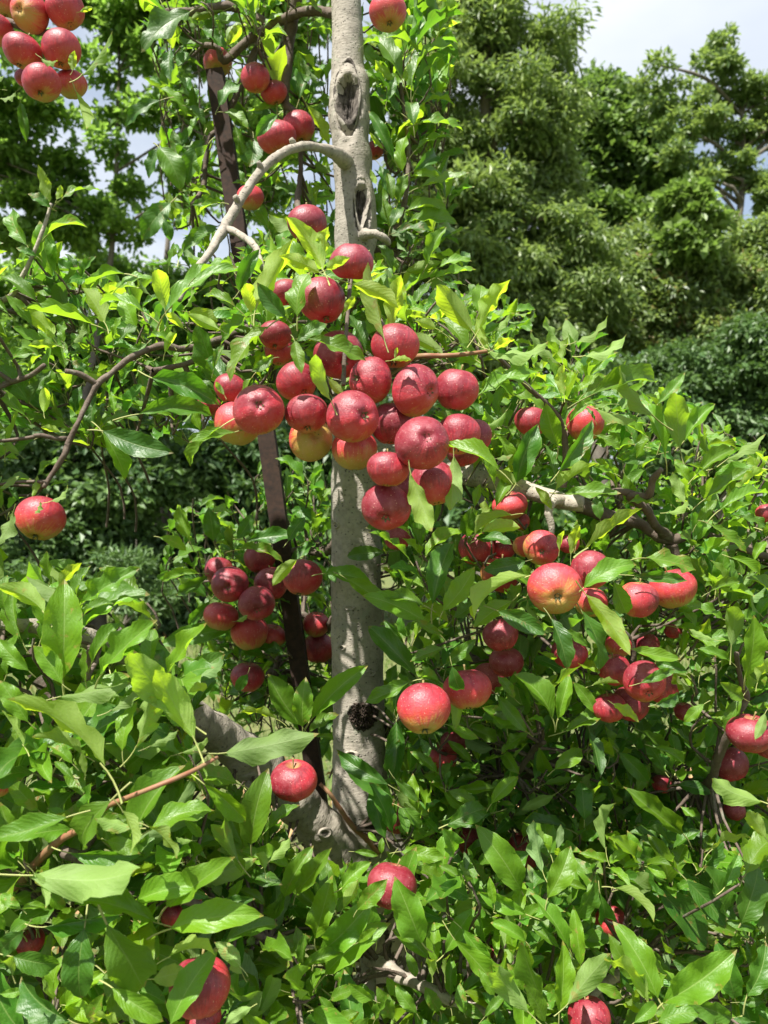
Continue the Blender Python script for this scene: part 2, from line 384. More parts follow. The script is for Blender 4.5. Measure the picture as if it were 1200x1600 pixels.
def knot(c, nrm, ra, rb, mat, dep=0.004, rim=0.003, name='knot', seed=0, label=None, roll=0.0):
    """small healed knot: bowl with a ring round it, lying on a surface"""
    nrm = nrm.normalized(); U = Vector((0, 0, 1)).cross(nrm).normalized(); W = nrm.cross(U); V = []; F = []
    U, W = U * math.cos(roll) + W * math.sin(roll), W * math.cos(roll) - U * math.sin(roll)
    nr, na = 12, 24
    for i in range(nr):
        t = i / (nr - 1) * 1.35
        for j in range(na):
            a = 2 * PI * j / na; kx, kz = math.cos(a) * ra * t, math.sin(a) * rb * t
            h = -dep + dep * 0.3 * math.cos(t * 14) if t < 0.55 else (rim * math.sin((t - 0.55) / 0.45 * PI / 2) - dep * (1 - (t - 0.55) / 0.45) if t < 1.0 else rim - (rim + 0.006) * (t - 1) / 0.35)
            h += 0.0012 * noise.noise(Vector((kx * 200, kz * 200, seed)))
            V.append(c + U * kx + W * kz + nrm * h)
    for i in range(nr - 1):
        for j in range(na):
            k = (j + 1) % na; F.append((i*na+j, (i+1)*na+j, (i+1)*na+k, i*na+k))
    F = np.array(F); V = np.array(V); me = mesh_np(name, V, F, V[F.ravel()][:, [0, 2]], mat=mat)
    me.materials.append(M_limb if mat != M_bark else M_bark)
    me.polygons.foreach_set('material_index', np.array([1 if (i // na) >= 5 else 0 for i in range(len(F))], np.int32))
    o = link(name, me); root_offset(o, tree)
    if label: o['label'] = label
def trunk_knot(px, py, a, b, mat=M_wood, dep=0.002, rim=0.002):
    w = P(px, py, TY); c, R = trunk_at(w.z); ph = math.asin(max(-.9, min(.9, (w.x - c.x) / R)))
    n = Vector((math.sin(ph), -math.cos(ph), 0)); knot(c + Vector((0,0,w.z-c.z)) + n * (R + 0.002), n, S(a, TY), S(b, TY), mat, dep, rim, seed=px)
trunk_knot(551, 1167, 9, 6); trunk_knot(536, 1006, 6, 4); trunk_knot(548, 945, 8, 3, M_bark); trunk_knot(527, 820, 7, 5); trunk_knot(578, 1045, 10, 4, M_bark)

# black burr of dead buds on the trunk: hundreds of stubby spikes, one clump each
def burr(px, py, rad, cnt, name='burr'):
    w = P(px, py, TY); c, R = trunk_at(w.z); ph0 = math.asin(max(-.95, min(.95, (w.x - c.x) / R))); rr = S(rad, TY)
    V = []; F = []
    for i in range(cnt):
        a = rnd.random() * 2 * PI; t = math.sqrt(rnd.random()) * (1 + 0.15 * math.sin(3 * a)); x, z = math.cos(a) * rr * t, math.sin(a) * rr * t * 0.92
        ph = ph0 + x / R; n = Vector((math.sin(ph), -math.cos(ph), 0)); b = Vector((c.x, c.y, w.z + z)) + n * (R - 0.003)
        d = (n + Vector((rnd.uniform(-.9,.9), rnd.uniform(-.3,.3), rnd.uniform(-.9,.9))) * 0.7).normalized()
        L = (0.008 + 0.014 * (1 - t * t)) * rnd.uniform(.7, 1.2); s = rnd.uniform(.0016, .003)
        u = d.orthogonal().normalized(); v = d.cross(u); k = len(V)
        for q in range(5): V.append(b + (u * math.cos(q*1.2566) + v * math.sin(q*1.2566)) * s)
        for q in range(5): V.append(b + d * L * .7 + (u * math.cos(q*1.2566) + v * math.sin(q*1.2566)) * s * 1.15)
        V.append(b + d * L)
        for q in range(5):
            e = (q + 1) % 5; F += [(k+q, k+e, k+5+e), (k+q, k+5+e, k+5+q), (k+5+q, k+5+e, k+10)]
    o = link(name, mesh_np(name, np.array(V), np.array(F), mat=M_black)); root_offset(o, tree)
    o['label'] = 'dark knobbly burr of dead buds on the bark'
burr(570, 1107, 23, 420); burr(544, 1300, 15, 160); burr(583, 1278, 11, 90); burr(536, 1338, 12, 100)

# ---------------------------------------------------------------- limbs and branches
LIMB, LP = branch('limb', [(588,1400,44,1.83),(548,1352,37,1.77),(500,1295,35,1.72),(482,1273,31,1.70),(462,1250,34,1.68),(436,1224,30,1.65),(410,1200,35,1.61),(388,1185,35,1.58),(360,1160,29,1.54),(310,1125,26,1.46),(250,1075,24,1.36),(190,1025,20,1.27),(100,985,14,1.16),(0,975,10,1.1),(-160,960,7,1.05)],
       M_limb, seg=28, step=0.006, rough=0.09, nfreq=24, label='thick pale limb leaving the trunk low down to the left')
c380 = P(381, 1191, 1.555); knot(c380, Vector((-0.05, -0.95, 0.28)), S(24,1.55), S(21,1.55), M_cut, 0.006, 0.006, seed=3, label='round sawn knot on the lower limb')
knot(P(404, 1208, 1.56), Vector((0.1,-.9,.4)), S(9,1.55), S(26,1.55), M_wood, 0.003, 0.003, seed=8, roll=-.6)
knot(P(508,1302,1.66), Vector((0.1,-.95,.2)), S(9,1.65), S(6,1.65), M_wood, 0.003, 0.003, seed=12)
ARCH, AP = branch('bent_branch', [(548,262,9,1.78),(537,249,13,1.745),(524,240,10,1.71),(500,231,7.5,1.66),(470,229,7,1.62),(440,240,7,1.58),(410,264,7,1.54),(385,298,7,1.5),(362,335,7.5,1.47),(350,357,8,1.45),(338,378,7,1.42),(325,398,6,1.4),(300,430,5,1.36),(280,470,4,1.33)],
       M_limb, seg=16, step=0.006, rough=0.10, nfreq=55, label='bare grey branch arching out from the trunk')
for (a_, b_, c_) in ((460,229,1.615),(408,266,1.535),(372,318,1.48)):
    branch('spur', [(a_,b_,5,c_),(a_-3,b_-9,4.5,c_-.01),(a_-5,b_-13,3.5,c_-.012)], M_limb, 8, 0.004, 0.2, 120, skel=False)
branch('side_shoot', [(350,357,6,1.452),(366,362,6,1.44),(380,370,5.5,1.42),(393,380,5.5,1.4),(402,392,5,1.39),(410,420,4,1.36)], M_limb, 10, 0.006, 0.12, 90)
branch('branch', [(556,500,12,1.76),(470,505,9,1.62),(400,510,7,1.48),(330,535,5.5,1.36),(285,545,5,1.3),(255,540,6,1.28),(225,549,4.6,1.26),(200,562,5,1.25),(175,582,4.4,1.24),(152,601,5.2,1.23),(136,630,4,1.22),(122,660,4,1.2),(108,690,5,1.2),(100,712,4.6,1.19),(85,735,4,1.19),(68,762,3.2,1.18)], M_twig, 10, 0.006, 0.14, 70)
branch('branch', [(152,601,4.5,1.23),(135,590,4.5,1.22),(120,583,4.5,1.21),(102,580,4,1.2)], M_twig, 8, 0.006, 0.12, 90)
branch('branch', [(104,685,4,1.2),(85,685,3.5,1.19),(66,680,3.5,1.18),(54,681,3.5,1.18)], M_twig, 8, 0.006, 0.12, 90)
branch('branch', [(330,548,5,1.34),(300,565,4.5,1.32),(265,575,5,1.3),(240,579,4.5,1.29)], M_twig, 8, 0.006, 0.14, 80)
branch('branch', [(556,430,11,1.78),(562,455,8,1.6),(573,470,7,1.45),(585,490,6,1.36),(600,520,5,1.25),(590,560,4,1.2)], M_twig, 10, 0.006, 0.10, 70)
branch('hanging_twig', [(548,430,4,1.3),(545,470,3.2,1.16),(541,520,3.2,1.12),(538,565,3.4,1.1),(537,602,4,1.09)], M_twig, 8, 0.005, 0.14, 120)
branch('branch', [(590,590,9,1.74),(620,575,6,1.5),(650,558,4.5,1.26),(690,556,4,1.24),(720,554,3.6,1.24),(752,550,3.2,1.25),(768,548,3,1.26)], M_shoot, 8, 0.006, 0.08, 90)
branch('branch', [(560,372,9,1.8),(572,366,9,1.74),(586,366,7,1.72),(600,372,6,1.72),(608,380,4,1.74)], M_limb, 10, 0.006, 0.15, 70)
branch('limb', [(560,700,22,1.82),(600,712,22,1.78),(660,730,21,1.7),(720,739,19,1.62),(760,746,17,1.56),(820,765,14,1.5),(870,781,13,1.46),(890,785,13,1.44),(912,787,13,1.43)], M_limb, 20, 0.008, 0.05, 40, label='pale limb reaching right behind the central apples, sawn off at its end')
branch('branch', [(885,783,9,1.45),(865,782,9,1.42),(857,798,7,1.40),(862,825,5,1.4),(858,850,4,1.4)], M_limb, 10, 0.006, 0.12, 70)
branch('branch', [(905,790,12,1.5),(960,810,10,1.53),(1000,818,9,1.55),(1032,838,10,1.55),(1055,842,8,1.55),(1090,832,7,1.55),(1140,850,6,1.5),(1230,880,5,1.5)], M_twig, 12, 0.008, 0.16, 50)
branch('branch', [(1045,840,9,1.55),(1022,818,7,1.5),(1010,795,7,1.46),(985,775,7,1.44),(1012,775,6,1.42),(1020,750,6,1.4),(1034,733,4,1.38)], M_twig, 10, 0.006, 0.16, 70)
branch('branch', [(1000,775,6,1.44),(975,768,6,1.44),(958,768,5,1.43)], M_twig, 8, 0.006, 0.14, 70)
branch('branch', [(1050,850,10,1.55),(1056,880,8,1.56),(1070,930,7,1.6),(1090,1000,6,1.65)], M_twig, 10, 0.008, 0.14, 60)
branch('branch', [(560,1180,16,1.82),(640,1100,12,1.85),(740,1035,9,1.8),(800,1030,7,1.72),(825,1010,7,1.62),(832,985,6,1.55),(815,965,5,1.5)], M_twig, 12, 0.008, 0.14, 60)
branch('branch', [(832,1010,6,1.62),(870,1030,6,1.6),(930,1050,6,1.55),(985,1035,5,1.5),(985,1000,4,1.48),(960,975,4,1.46)], M_twig, 10, 0.006, 0.14, 70)
branch('limb', [(590,1400,30,1.85),(680,1330,20,1.9),(760,1240,13,1.85),(850,1200,11,1.8),(950,1190,10,1.75),(1060,1220,9,1.65),(1105,1225,8,1.52),(1120,1190,7,1.42),(1150,1120,6,1.34),(1166,1090,6,1.32),(1158,1065,4,1.3),(1150,1020,3.5,1.28)], M_twig, 14, 0.008, 0.10, 50)
branch('branch', [(600,1395,20,1.83),(640,1370,13,1.86),(700,1300,8,1.8),(760,1222,6,1.7),(800,1215,5,1.62),(835,1170,5,1.55),(850,1160,4,1.5)], M_twig, 10, 0.008, 0.12, 60)
branch('limb', [(600,1440,36,1.83),(560,1480,22,1.7),(573,1500,12,1.52),(575,1540,13,1.47),(580,1600,13,1.42),(590,1700,11,1.35)], M_limb, 14, 0.008, 0.08, 50)
branch('branch', [(575,1500,10,1.5),(592,1505,10,1.44),(606,1512,12,1.42),(622,1524,10,1.4),(650,1536,9,1.37),(680,1550,9,1.34),(705,1562,9,1.32),(745,1575,8,1.3),(800,1590,7,1.28),(880,1620,6,1.25)], M_limb, 14, 0.006, 0.10, 60, label='knobbly pale branch near the bottom edge')
branch('branch', [(612,1420,28,1.85),(670,1425,14,1.75),(705,1445,11,1.65),(735,1475,10,1.58),(790,1530,9,1.5),(900,1560,8,1.45),(940,1540,8,1.45),(1000,1500,6,1.4)], M_limb, 12, 0.008, 0.08, 50)
branch('dead_twig', [(500,1225,3,1.7),(515,1240,3.5,1.69),(530,1262,4,1.70),(550,1290,4.5,1.70),(572,1310,5,1.71),(592,1332,5,1.73)], M_shoot, 8, 0.006, 0.12, 80)
branch('branch', [(-60,1480,9,1.2),(0,1412,8,1.14),(30,1380,7.5,1.1),(60,1345,7,1.05),(95,1312,6,1.0),(140,1288,5,0.97),(165,1262,4.5,0.94),(195,1248,4,0.92),(235,1232,4,0.91),(280,1214,4,0.92),(310,1200,3.5,0.94),(340,1183,2.6,0.96)], M_shoot, 10, 0.006, 0.07, 60, label='reddish young shoot crossing the bottom left')
branch('branch', [(100,1330,10,1.05),(160,1360,7,1.0),(150,1395,6,.97),(240,1400,6,1.05),(330,1420,6,1.1),(420,1470,6,1.2)], M_twig, 8, 0.008, 0.1, 60)
branch('branch', [(100,1290,6,1.1),(60,1200,5,1.15),(80,1130,5,1.12),(130,1080,5,1.08),(140,1010,4,1.05)], M_twig, 8, 0.008, 0.1, 60)
branch('branch', [(556,60,11,1.82),(520,22,8,1.9),(470,20,7,1.95),(420,42,7,2.0),(380,70,7,2.02),(350,95,6,2.02),(340,75,5,2.0),(320,70,4,2.0)], M_twig, 10, 0.008, 0.14, 60)
branch('branch', [(420,40,7,2.0),(380,15,7,2.0),(350,10,8,2.0),(300,18,6,1.98),(240,20,5,1.92)], M_twig, 10, 0.008, 0.14, 60)
branch('branch', [(470,-40,11,1.95),(460,20,9,1.98),(452,60,9,2.0),(448,110,8,2.0),(446,160,6,2.0),(466,185,5,1.98),(470,260,4,1.95),(465,320,5,1.9),(480,345,4,1.88)], M_twig, 10, 0.008, 0.16, 60)
branch('branch', [(400,75,5,2.05),(350,190,5,2.05),(325,220,4,2.05),(318,290,4,2.05),(300,320,4,2.03)], M_twig, 8, 0.008, 0.14, 60)
branch('branch', [(556,400,8,1.85),(600,385,6,1.84),(625,340,5,1.82),(636,290,4,1.80),(638,230,3.5,1.80),(632,180,3,1.80),(626,130,2.5,1.80)], M_twig, 10, 0.008, 0.1, 60)
branch('branch', [(556,820,14,1.85),(510,860,8,2.0),(470,860,6,2.02),(430,868,6,2.0),(400,880,6,2.0),(398,905,5,2.0),(330,905,4,1.98)], M_twig, 10, 0.008, 0.16, 60)
branch('branch', [(556,940,14,1.88),(500,985,7,2.1),(470,960,5,2.12),(440,1010,5,2.12),(430,1060,5,2.1)], M_twig, 8, 0.008, 0.16, 60)
branch('limb', [(556,-120,13,1.85),(620,-330,11,1.95),(760,-520,9,2.05),(900,-640,7,2.1)], M_twig, 10, 0.02, 0.1, 40)
branch('limb', [(552,-180,13,1.85),(430,-330,11,2.0),(320,-520,9,2.1),(250,-700,7,2.15)], M_twig, 10, 0.02, 0.1, 40)
branch('branch', [(-200,200,12,1.7),(-100,60,8,1.6),(-20,30,6,1.53),(60,50,5,1.52),(90,55,4,1.52),(92,105,3.5,1.52)], M_twig, 8, 0.008, 0.12, 60)
branch('limb', [(588,1420,30,1.9),(300,1300,22,1.9),(-50,900,18,1.85),(-260,500,14,1.8),(-200,200,12,1.7)], M_twig, 12, 0.02, 0.08, 40)
branch('branch', [(-260,520,9,1.78),(-120,480,6,1.5),(0,470,5,1.35),(30,440,4,1.32),(55,390,3.2,1.3),(72,345,2.8,1.3),(80,318,2.2,1.3)], M_limb, 8, 0.006, 0.08, 90)
branch('branch', [(-260,600,9,1.8),(-120,580,6,1.5),(-20,600,5,1.3),(40,590,4,1.22),(70,570,3.5,1.2)], M_twig, 8, 0.008, 0.12, 60)
branch('branch', [(768,548,3,1.26),(820,600,4,1.35),(870,650,5,1.4),(884,700,5,1.42),(880,760,6,1.45)], M_twig, 8, 0.008, 0.12, 60)

# ---------------------------------------------------------------- rusty steel stake
def stake():
    A, B = P(334, 106, 2.02), P(497, 1262, 1.98); d = (B - A).normalized(); Bg = A + d * ((A.z + 0.02) / -d.z)
    root = empty('steel_stake', (Bg.x, Bg.y, 0)); tag(root, 'leaning rusty brown steel stake standing just left of the trunk', 'stake')
    X = Vector((1, 0, 0)); X = (X - d * X.dot(d)).normalized(); Yv = d.cross(X)
    if Yv.y < 0: Yv = -Yv
    w, t = 0.044, 0.006
    prof = [(-w/2, 0), (w/2, 0), (w/2, 0.045), (w/2 - t, 0.045), (w/2 - t, t), (-w/2, t)]
    n = 90; V = []; F = []
    for i in range(n + 1):
        c = A.lerp(Bg, i / n)
        for (a, b) in prof:
            nn = noise.noise(c * 9 + Vector((a * 90, 0, b * 90))) * 0.0009
            V.append(c + X * (a + nn) + Yv * (b + nn))
    m = len(prof)
    for i in range(n):
        for j in range(m): F.append((i*m+j, i*m+(j+1) % m, (i+1)*m+(j+1) % m, (i+1)*m+j))
    Fa = [np.array(F), np.array([(0, 1, 4, 5), (1, 2, 3, 4)]), np.array([(n*m+5, n*m+4, n*m+1, n*m), (n*m+4, n*m+3, n*m+2, n*m+1)])]
    root_offset(link('angle_bar', mesh_np('angle_bar', np.array(V), Fa, mat=M_rust, smooth=False)), root)
    # bolt holes read as small dark studs through the flange
    for k, s_ in enumerate((0.04, 0.6, 1.2)):
        c = A + d * s_ + X * 0.008 - Yv * 0.0; me = bpy.data.meshes.new('bolt_hole')
        vv = [c - Yv * 0.0006 + (X * math.cos(a) + d * math.sin(a)) * 0.0042 for a in [i * PI / 6 for i in range(12)]]
        me.from_pydata([tuple(v) for v in vv] + [tuple(v + Yv * 0.003) for v in vv], [], [tuple(range(12))] + [(i, (i+1) % 12, 12 + (i+1) % 12, 12 + i) for i in range(12)])
        root_offset(link('bolt_hole', me, mat=M_black), root)
stake()

# ---------------------------------------------------------------- apples
def apple_arrays(hr=0.9, lob=0.03, nt=26, na=36):
    V = []; F = []
    for i in range(nt + 1):
        t = i / nt * PI; s, c = math.sin(t), math.cos(t)
        for j in range(na):
            a = 2 * PI * j / na
            x = s * (1 + 0.07 * c - 0.02 * math.cos(2 * t)); z = c * hr
            z -= 0.30 * math.exp(-(x / 0.26) ** 2) if c > 0 else 0
            z += (0.20 * math.exp(-(x / 0.22) ** 2)) if c < 0 else 0
            l = 1 + lob * max(0, -c) * math.cos(5 * a) * s + 0.018 * math.cos(2 * a + 1) * s + 0.012 * math.sin(3 * a) * s
            z *= 1 + (0.04 * max(0, -c) * math.cos(5 * a) * s)
            V.append((x * l * math.cos(a), x * l * math.sin(a), z))
            if i in (0, nt): V[-1] = (0.001 * math.cos(a), 0.001 * math.sin(a), z)
    for i in range(nt):
        for j in range(na):
            k = (j + 1) % na; F.append((i*na+j, (i+1)*na+j, (i+1)*na+k, i*na+k))
    return np.array(V), np.array(F)
APV = []
for hr, lob in ((0.88, 0.030), (0.93, 0.022), (0.85, 0.036), (0.97, 0.02)):
    V, F = apple_arrays(hr, lob); APV.append((mesh_np('apple_skin', V, F, mat=M_apple), hr))
def calyx_mesh():
    V = []; F = []
    for q in range(5):
        a = q * 2 * PI / 5; d = Vector((math.cos(a), math.sin(a), 0)); e = Vector((-d.y, d.x, 0)); b = len(V)
        for (r, w, z) in ((0.01, 0.035, 0.05), (0.07, 0.050, -0.03), (0.13, 0.032, -0.10), (0.15, 0.0, -0.17)):
            for s_ in (-1, 1): V.append(d * r + e * w * s_ + Vector((0, 0, z)))
        for i in range(3): F.append((b+2*i, b+2*i+1, b+2*i+3, b+2*i+2))
    b = len(V)
    for j in range(10): V.append(Vector((0.055 * math.cos(j*PI/5), 0.055 * math.sin(j*PI/5), 0.02)))
    me = bpy.data.meshes.new('calyx'); me.from_pydata([tuple(v) for v in V], [], F + [tuple(range(b, b+10))]); me.materials.append(M_calyx); return me
ME_CAL = calyx_mesh()
def stem_mesh(i):
    r2 = random.Random(i); p = [(Vector((0, 0, -0.35)), 0.045)]
    dx, dy = r2.uniform(-.25, .25), r2.uniform(-.25, .25)
    for t in (0.1, 0.35, 0.6): p.append((Vector((dx*t, dy*t, t - 0.15)), 0.034 if t < .5 else 0.05))
    V, Fl, UV = tube_arrays(catmull(p, 0.12), 7, 0.1, 3); return mesh_np('apple_stem', V, Fl, UV, mat=M_stem)
ME_STEM = [stem_mesh(i) for i in range(4)]
APROT = []; APPLES = []       # (px, py, r px, Y, centre, radius) for the leaves to respect
# px, py, r, Y, colour r/d/o/y/b, calyx offset (in radii, None = hanging down), label, group
AP = [
 (46,20,29,1.50,'q',(-.25,.35),'orange red apple at the top left corner showing its calyx'),
 (102,15,29,1.50,'r',None,'half lit red apple highest and furthest right in the corner bunch'),
 (35,80,29,1.48,'r',None,'dusky red apple in the corner bunch directly under the one showing its calyx'),
 (96,77,29,1.48,'r',None,'red apple on the right of the corner bunch, above a small curled leaf'),
 (65,130,29,1.46,'r',None,'lowest apple of the top left corner bunch, a pale leaf lying on it'),
 (111,132,23,1.53,'o',None,'half hidden apple with orange underside at the lower right of the corner bunch'),
 (-5,47,24,1.52,'r',None,'red apple cut by the left edge of the photo in the corner bunch'),
 (8,6,21,1.56,'o',None,'yellowish orange apple peeping out behind the corner bunch at the frame edge'),
 (38,122,14,1.56,'d',None,'sliver of dark apple behind the lowest one of the corner bunch'),
 (404,640,40,1.09,'p',(.2,-.08),'big pinkish apple at the left end of the central bunch, calyx facing out'),
 (479,647,34,1.12,'r',(.1,.9),'smooth red apple between the two largest front apples, its calyx hidden'),
 (552,651,41,1.08,'r',(.52,.05),'large speckled apple in the middle of the bunch, calyx on its right side'),
 (464,597,32,1.18,'r',(.5,.7),'orange flushed red apple behind a narrow pale leaf, over the bunch'),
 (578,594,36,1.14,'r',(-.7,.0),'apple with a sharp lit patch above the largest speckled one'),
 (650,610,39,1.12,'r',(.70,.18),'speckled crimson apple with its calyx pit on the right edge'),
 (713,609,35,1.16,'p',None,'rosy apple at the upper right end of the bunch crossed by a thin shadow'),
 (617,541,38,1.15,'r',None,'apple topping the bunch with a curled yellow leaf on its front'),
 (530,555,38,1.20,'d',(.3,.5),'shaded red apple behind a broad bright leaf above the bunch'),
 (549,409,34,1.16,'d',(0.1,-1.2),'single dark red apple highest on the stem below the trunk wounds'),
 (503,470,37,1.18,'d',None,'deep red speckled apple under a folded dark leaf, second from the top'),
 (660,692,41,1.04,'d',(.15,-.17),'big crimson apple facing out with its calyx near the centre of its face'),
 (611,662,34,1.16,'d',None,'dark shaded apple squeezed between the two big speckled ones'),
 (606,733,32,1.06,'r',None,'smaller red apple below the middle of the bunch, over the bottom one'),
 (677,755,35,1.12,'r',None,'red apple tucked under the big crimson one, with a yellow leaf before it'),
 (603,793,39,1.10,'d',(.0,.55),'lowest apple of the central bunch, deep red against the trunk'),
 (554,703,36,1.15,'y',None,'yellow orange apple hanging under the large speckled one'),
 (486,686,34,1.17,'y',(.35,-.1),'orange apple below the smooth red one, dry calyx on its face'),
 (371,662,36,1.16,'y',None,'orange yellow apple half hidden behind the pinkish left one'),
 (716,679,34,1.14,'r',None,'red apple right of the big crimson one, behind a pointed leaf tip'),
 (742,682,27,1.20,'d',None,'dusky apple furthest right of the central bunch'),
 (725,706,21,1.26,'d',None,'small very dark apple under the right end of the bunch'),
 (637,768,27,1.20,'d',None,'shadowed apple wedged between the three lowest of the bunch'),
 (480,350,31,1.5,'d',None,'dark red apple behind yellow leaves left of the lower trunk wound'),
 (391,309,20,1.95,'o',None,'orange apple beyond the arching grey branch near the stake'),
 (430,524,20,1.25,'d',None,'small deep red apple behind the rosette left of the central stem'),
 (437,548,18,1.27,'r',None,'little red apple just under another small one, left of the central stem'),
 (446,457,22,1.26,'d',None,'dark apple half covered by the folded leaf left of the second highest'),
 (621,841,17,1.5,'d',None,'small dusky apple close to the trunk under the lowest of the bunch'),
 (327,634,15,1.3,'r',None,'red sliver of apple under the dark leaves left of the pinkish apple'),
 (361,607,20,1.2,'r',None,'apple mostly hidden by a pale edged leaf above the pinkish one'),
 (606,20,29,1.6,'q',None,'peachy pink apple hanging alone right of the trunk at the top edge'),
 (399,122,22,1.92,'r',None,'red apple behind a pale leaf between stake and trunk, the higher left one'),
 (428,145,20,1.95,'r',None,'narrow looking red apple beside a twig between stake and trunk'),
 (467,199,25,1.92,'r',None,'red apple nearest the trunk above the arching grey branch'),
 (433,216,29,1.88,'r',None,'wide red apple directly above the bend of the arching grey branch'),
 (585,235,15,2.0,'r',None,'small red apple peeping out right of the trunk between its two wounds'),
 (340,98,22,2.1,'q',None,'orange apple sitting behind the top end of the stake'),
 (63,810,37,1.17,'q',None,'lone round apple with greenish base hanging at the left edge'),
 (831,659,27,1.45,'r',None,'dark red apple behind leaves, left one of two above the sawn limb'),
 (914,662,30,1.42,'q',None,'red apple with orange cheek, right one of two above the sawn limb'),
 (797,790,27,1.46,'o',None,'orange red apple under leaves just left of the sawn limb end'),
 (813,815,14,1.5,'r',None,'small apple bulging below the leafy one left of the sawn limb'),
 (846,856,28,1.32,'b',(-.17,.22),'brownish apple showing its calyx above the biggest one on the right'),
 (821,853,19,1.38,'b',None,'dull brown red apple touching the left of the brownish one'),
 (867,920,41,1.16,'q',(-.07,.30),'biggest apple on the right, yellow topped, its calyx facing out'),
 (923,890,31,1.26,'r',None,'bright red apple behind a glossy leaf right of the biggest one'),
 (783,856,18,1.5,'r',None,'bright red apple partly seen left of the brownish one'),
 (744,857,21,1.5,'r',None,'red apple furthest left of those over the dark lower leaves'),
 (889,850,13,1.42,'p',None,'pink sliver of apple between two upright leaves'),
 (997,937,30,1.3,'b',None,'round speckled apple with orange top, third right of the biggest one'),
 (1051,920,35,1.36,'o',None,'striped orange red apple under a long shaded leaf'),
 (780,898,23,1.5,'b',None,'shaded dull red apple under the long leaf left of the biggest one'),
 (922,940,27,1.34,'o',None,'orange shaded apple just under the bright red one'),
 (782,992,27,1.36,'d',None,'dark maroon apple, upper one of two on the knotty twig'),
 (791,1034,26,1.42,'d',None,'dark maroon apple, lower one of two on the knotty twig'),
 (764,1060,26,1.5,'d',None,'deeply shaded apple behind the one with a leaf on its face'),
 (730,1077,37,1.23,'q',None,'apple with a dark curled leaf across its face, beside the round low one'),
 (662,1107,41,1.15,'q',(.05,.82),'round red apple with greenish base hanging free right of the trunk'),
 (890,1021,28,1.4,'r',None,'red apple behind two dark hanging leaves below the biggest one'),
 (960,1047,25,1.38,'p',None,'pink red apple touching the left of the glossy one on the lower right'),
 (1007,1065,34,1.3,'r',(.0,.5),'glossy red apple foremost in the lower right bunch'),
 (1035,1074,21,1.38,'r',None,'apple just visible past the right side of the glossy foremost one'),
 (952,1106,26,1.38,'r',None,'lowest apple of the lower right bunch with a leaf under it'),
 (985,1100,23,1.44,'d',None,'very dark apple beneath the glossy foremost one'),
 (1172,1146,35,1.28,'d',None,'deep red apple at the right edge beside a grey twig'),
 (1202,1158,22,1.36,'d',None,'dark apple cut by the right edge behind the deep red one'),
 (1069,1112,15,1.5,'d',None,'small red apple among leaves right of the lower right bunch'),
 (1141,1194,21,1.5,'d',None,'shaded apple under the deep red one at the right edge'),
 (1147,1266,17,1.5,'d',None,'dull apple on the grey twig low at the right edge'),
 (1052,985,11,1.5,'p',None,'tiny pink glimpse of apple right of the upright dark leaf'),
 (966,1009,21,1.46,'o',None,'orange red apple above the pink red one in the lower right bunch'),
 (1011,1008,19,1.5,'r',None,'red apple over the glossy foremost one, crossed by leaves'),
 (709,1160,17,1.6,'d',None,'dark apple low under the round free hanging one'),
 (690,1186,19,1.62,'o',None,'orange apple lit in patches under the two big low ones'),
 (621,1277,22,1.62,'d',None,'shaded apple by a rosette just right of the trunk foot'),
 (612,1384,37,1.22,'d',None,'plum red apple low before the dark trunk foot, lit at its upper right'),
 (728,1312,24,1.62,'d',None,'dark red apple in deep shade right of the trunk foot'),
 (821,1328,21,1.6,'d',None,'square looking shaded apple under dark leaves, centre of the low crown'),
 (955,1440,19,1.5,'o',None,'orange red apple behind a hanging dark leaf near the lower right'),
 (921,1592,33,1.2,'r',None,'red apple cut by the bottom edge on the right'),
 (780,1490,15,1.55,'d',None,'dark glimpse of apple near the bottom centre right'),
 (1034,1225,12,1.6,'r',None,'tiny red glimpse of apple among shaded leaves at the right'),
 (459,1220,35,1.27,'p',(0,1.0),'single pink red apple hanging before the pale lower limb'),
 (359,913,29,1.85,'d',(.1,.1),'apple of the shaded bunch by the stake with a starry calyx, upper left'),
 (401,943,28,1.82,'d',(.2,.35),'apple of the shaded bunch nearest the stake, calyx at its lower side'),
 (472,902,31,1.72,'r',None,'speckled red apple alone between stake and trunk'),
 (345,963,27,1.92,'o',None,'lower left apple of the shaded bunch, orange red'),
 (390,988,29,1.95,'o',None,'dull orange apple hanging lowest in the shaded bunch'),
 (425,994,17,2.0,'y',None,'small orange yellow apple behind the lowest of the shaded bunch'),
 (424,912,20,1.9,'d',None,'dark apple partly behind the stake'),
 (342,892,18,1.98,'d',None,'dark top of an apple behind the starry one of the shaded bunch'),
 (406,872,19,1.98,'d',None,'shaded apple under leaves at the top of the bunch by the stake'),
 (498,1013,26,2.05,'r',None,'red apple tucked against the left side of the trunk, lower one'),
 (494,976,20,2.05,'o',None,'orange red apple tucked against the trunk, upper one'),
 (387,1058,20,2.0,'r',None,'faint red apple in the dark leaves above the lower limb'),
 (312,1542,47,0.98,'p',(.1,.9),'large speckled pink apple behind a leaf at the bottom left'),
 (303,1402,14,1.1,'r',None,'small lit red bit of apple above the big bottom left leaf'),
 (268,1430,14,1.1,'r',None,'red sliver of apple under a hanging leaf at the bottom left'),
 (48,1472,17,1.1,'r',None,'red glimpse of apple deep in the lower left leaves'),
 (-4,1225,17,1.0,'o',None,'orange apple cut by the left edge under the large leaves'),
 (318,1592,28,1.04,'r',None,'apple below the large speckled one, cut by the bottom edge'),
 (1197,802,12,1.45,'p',None,'pink apple glimpse at the right edge above the crown side'),
]
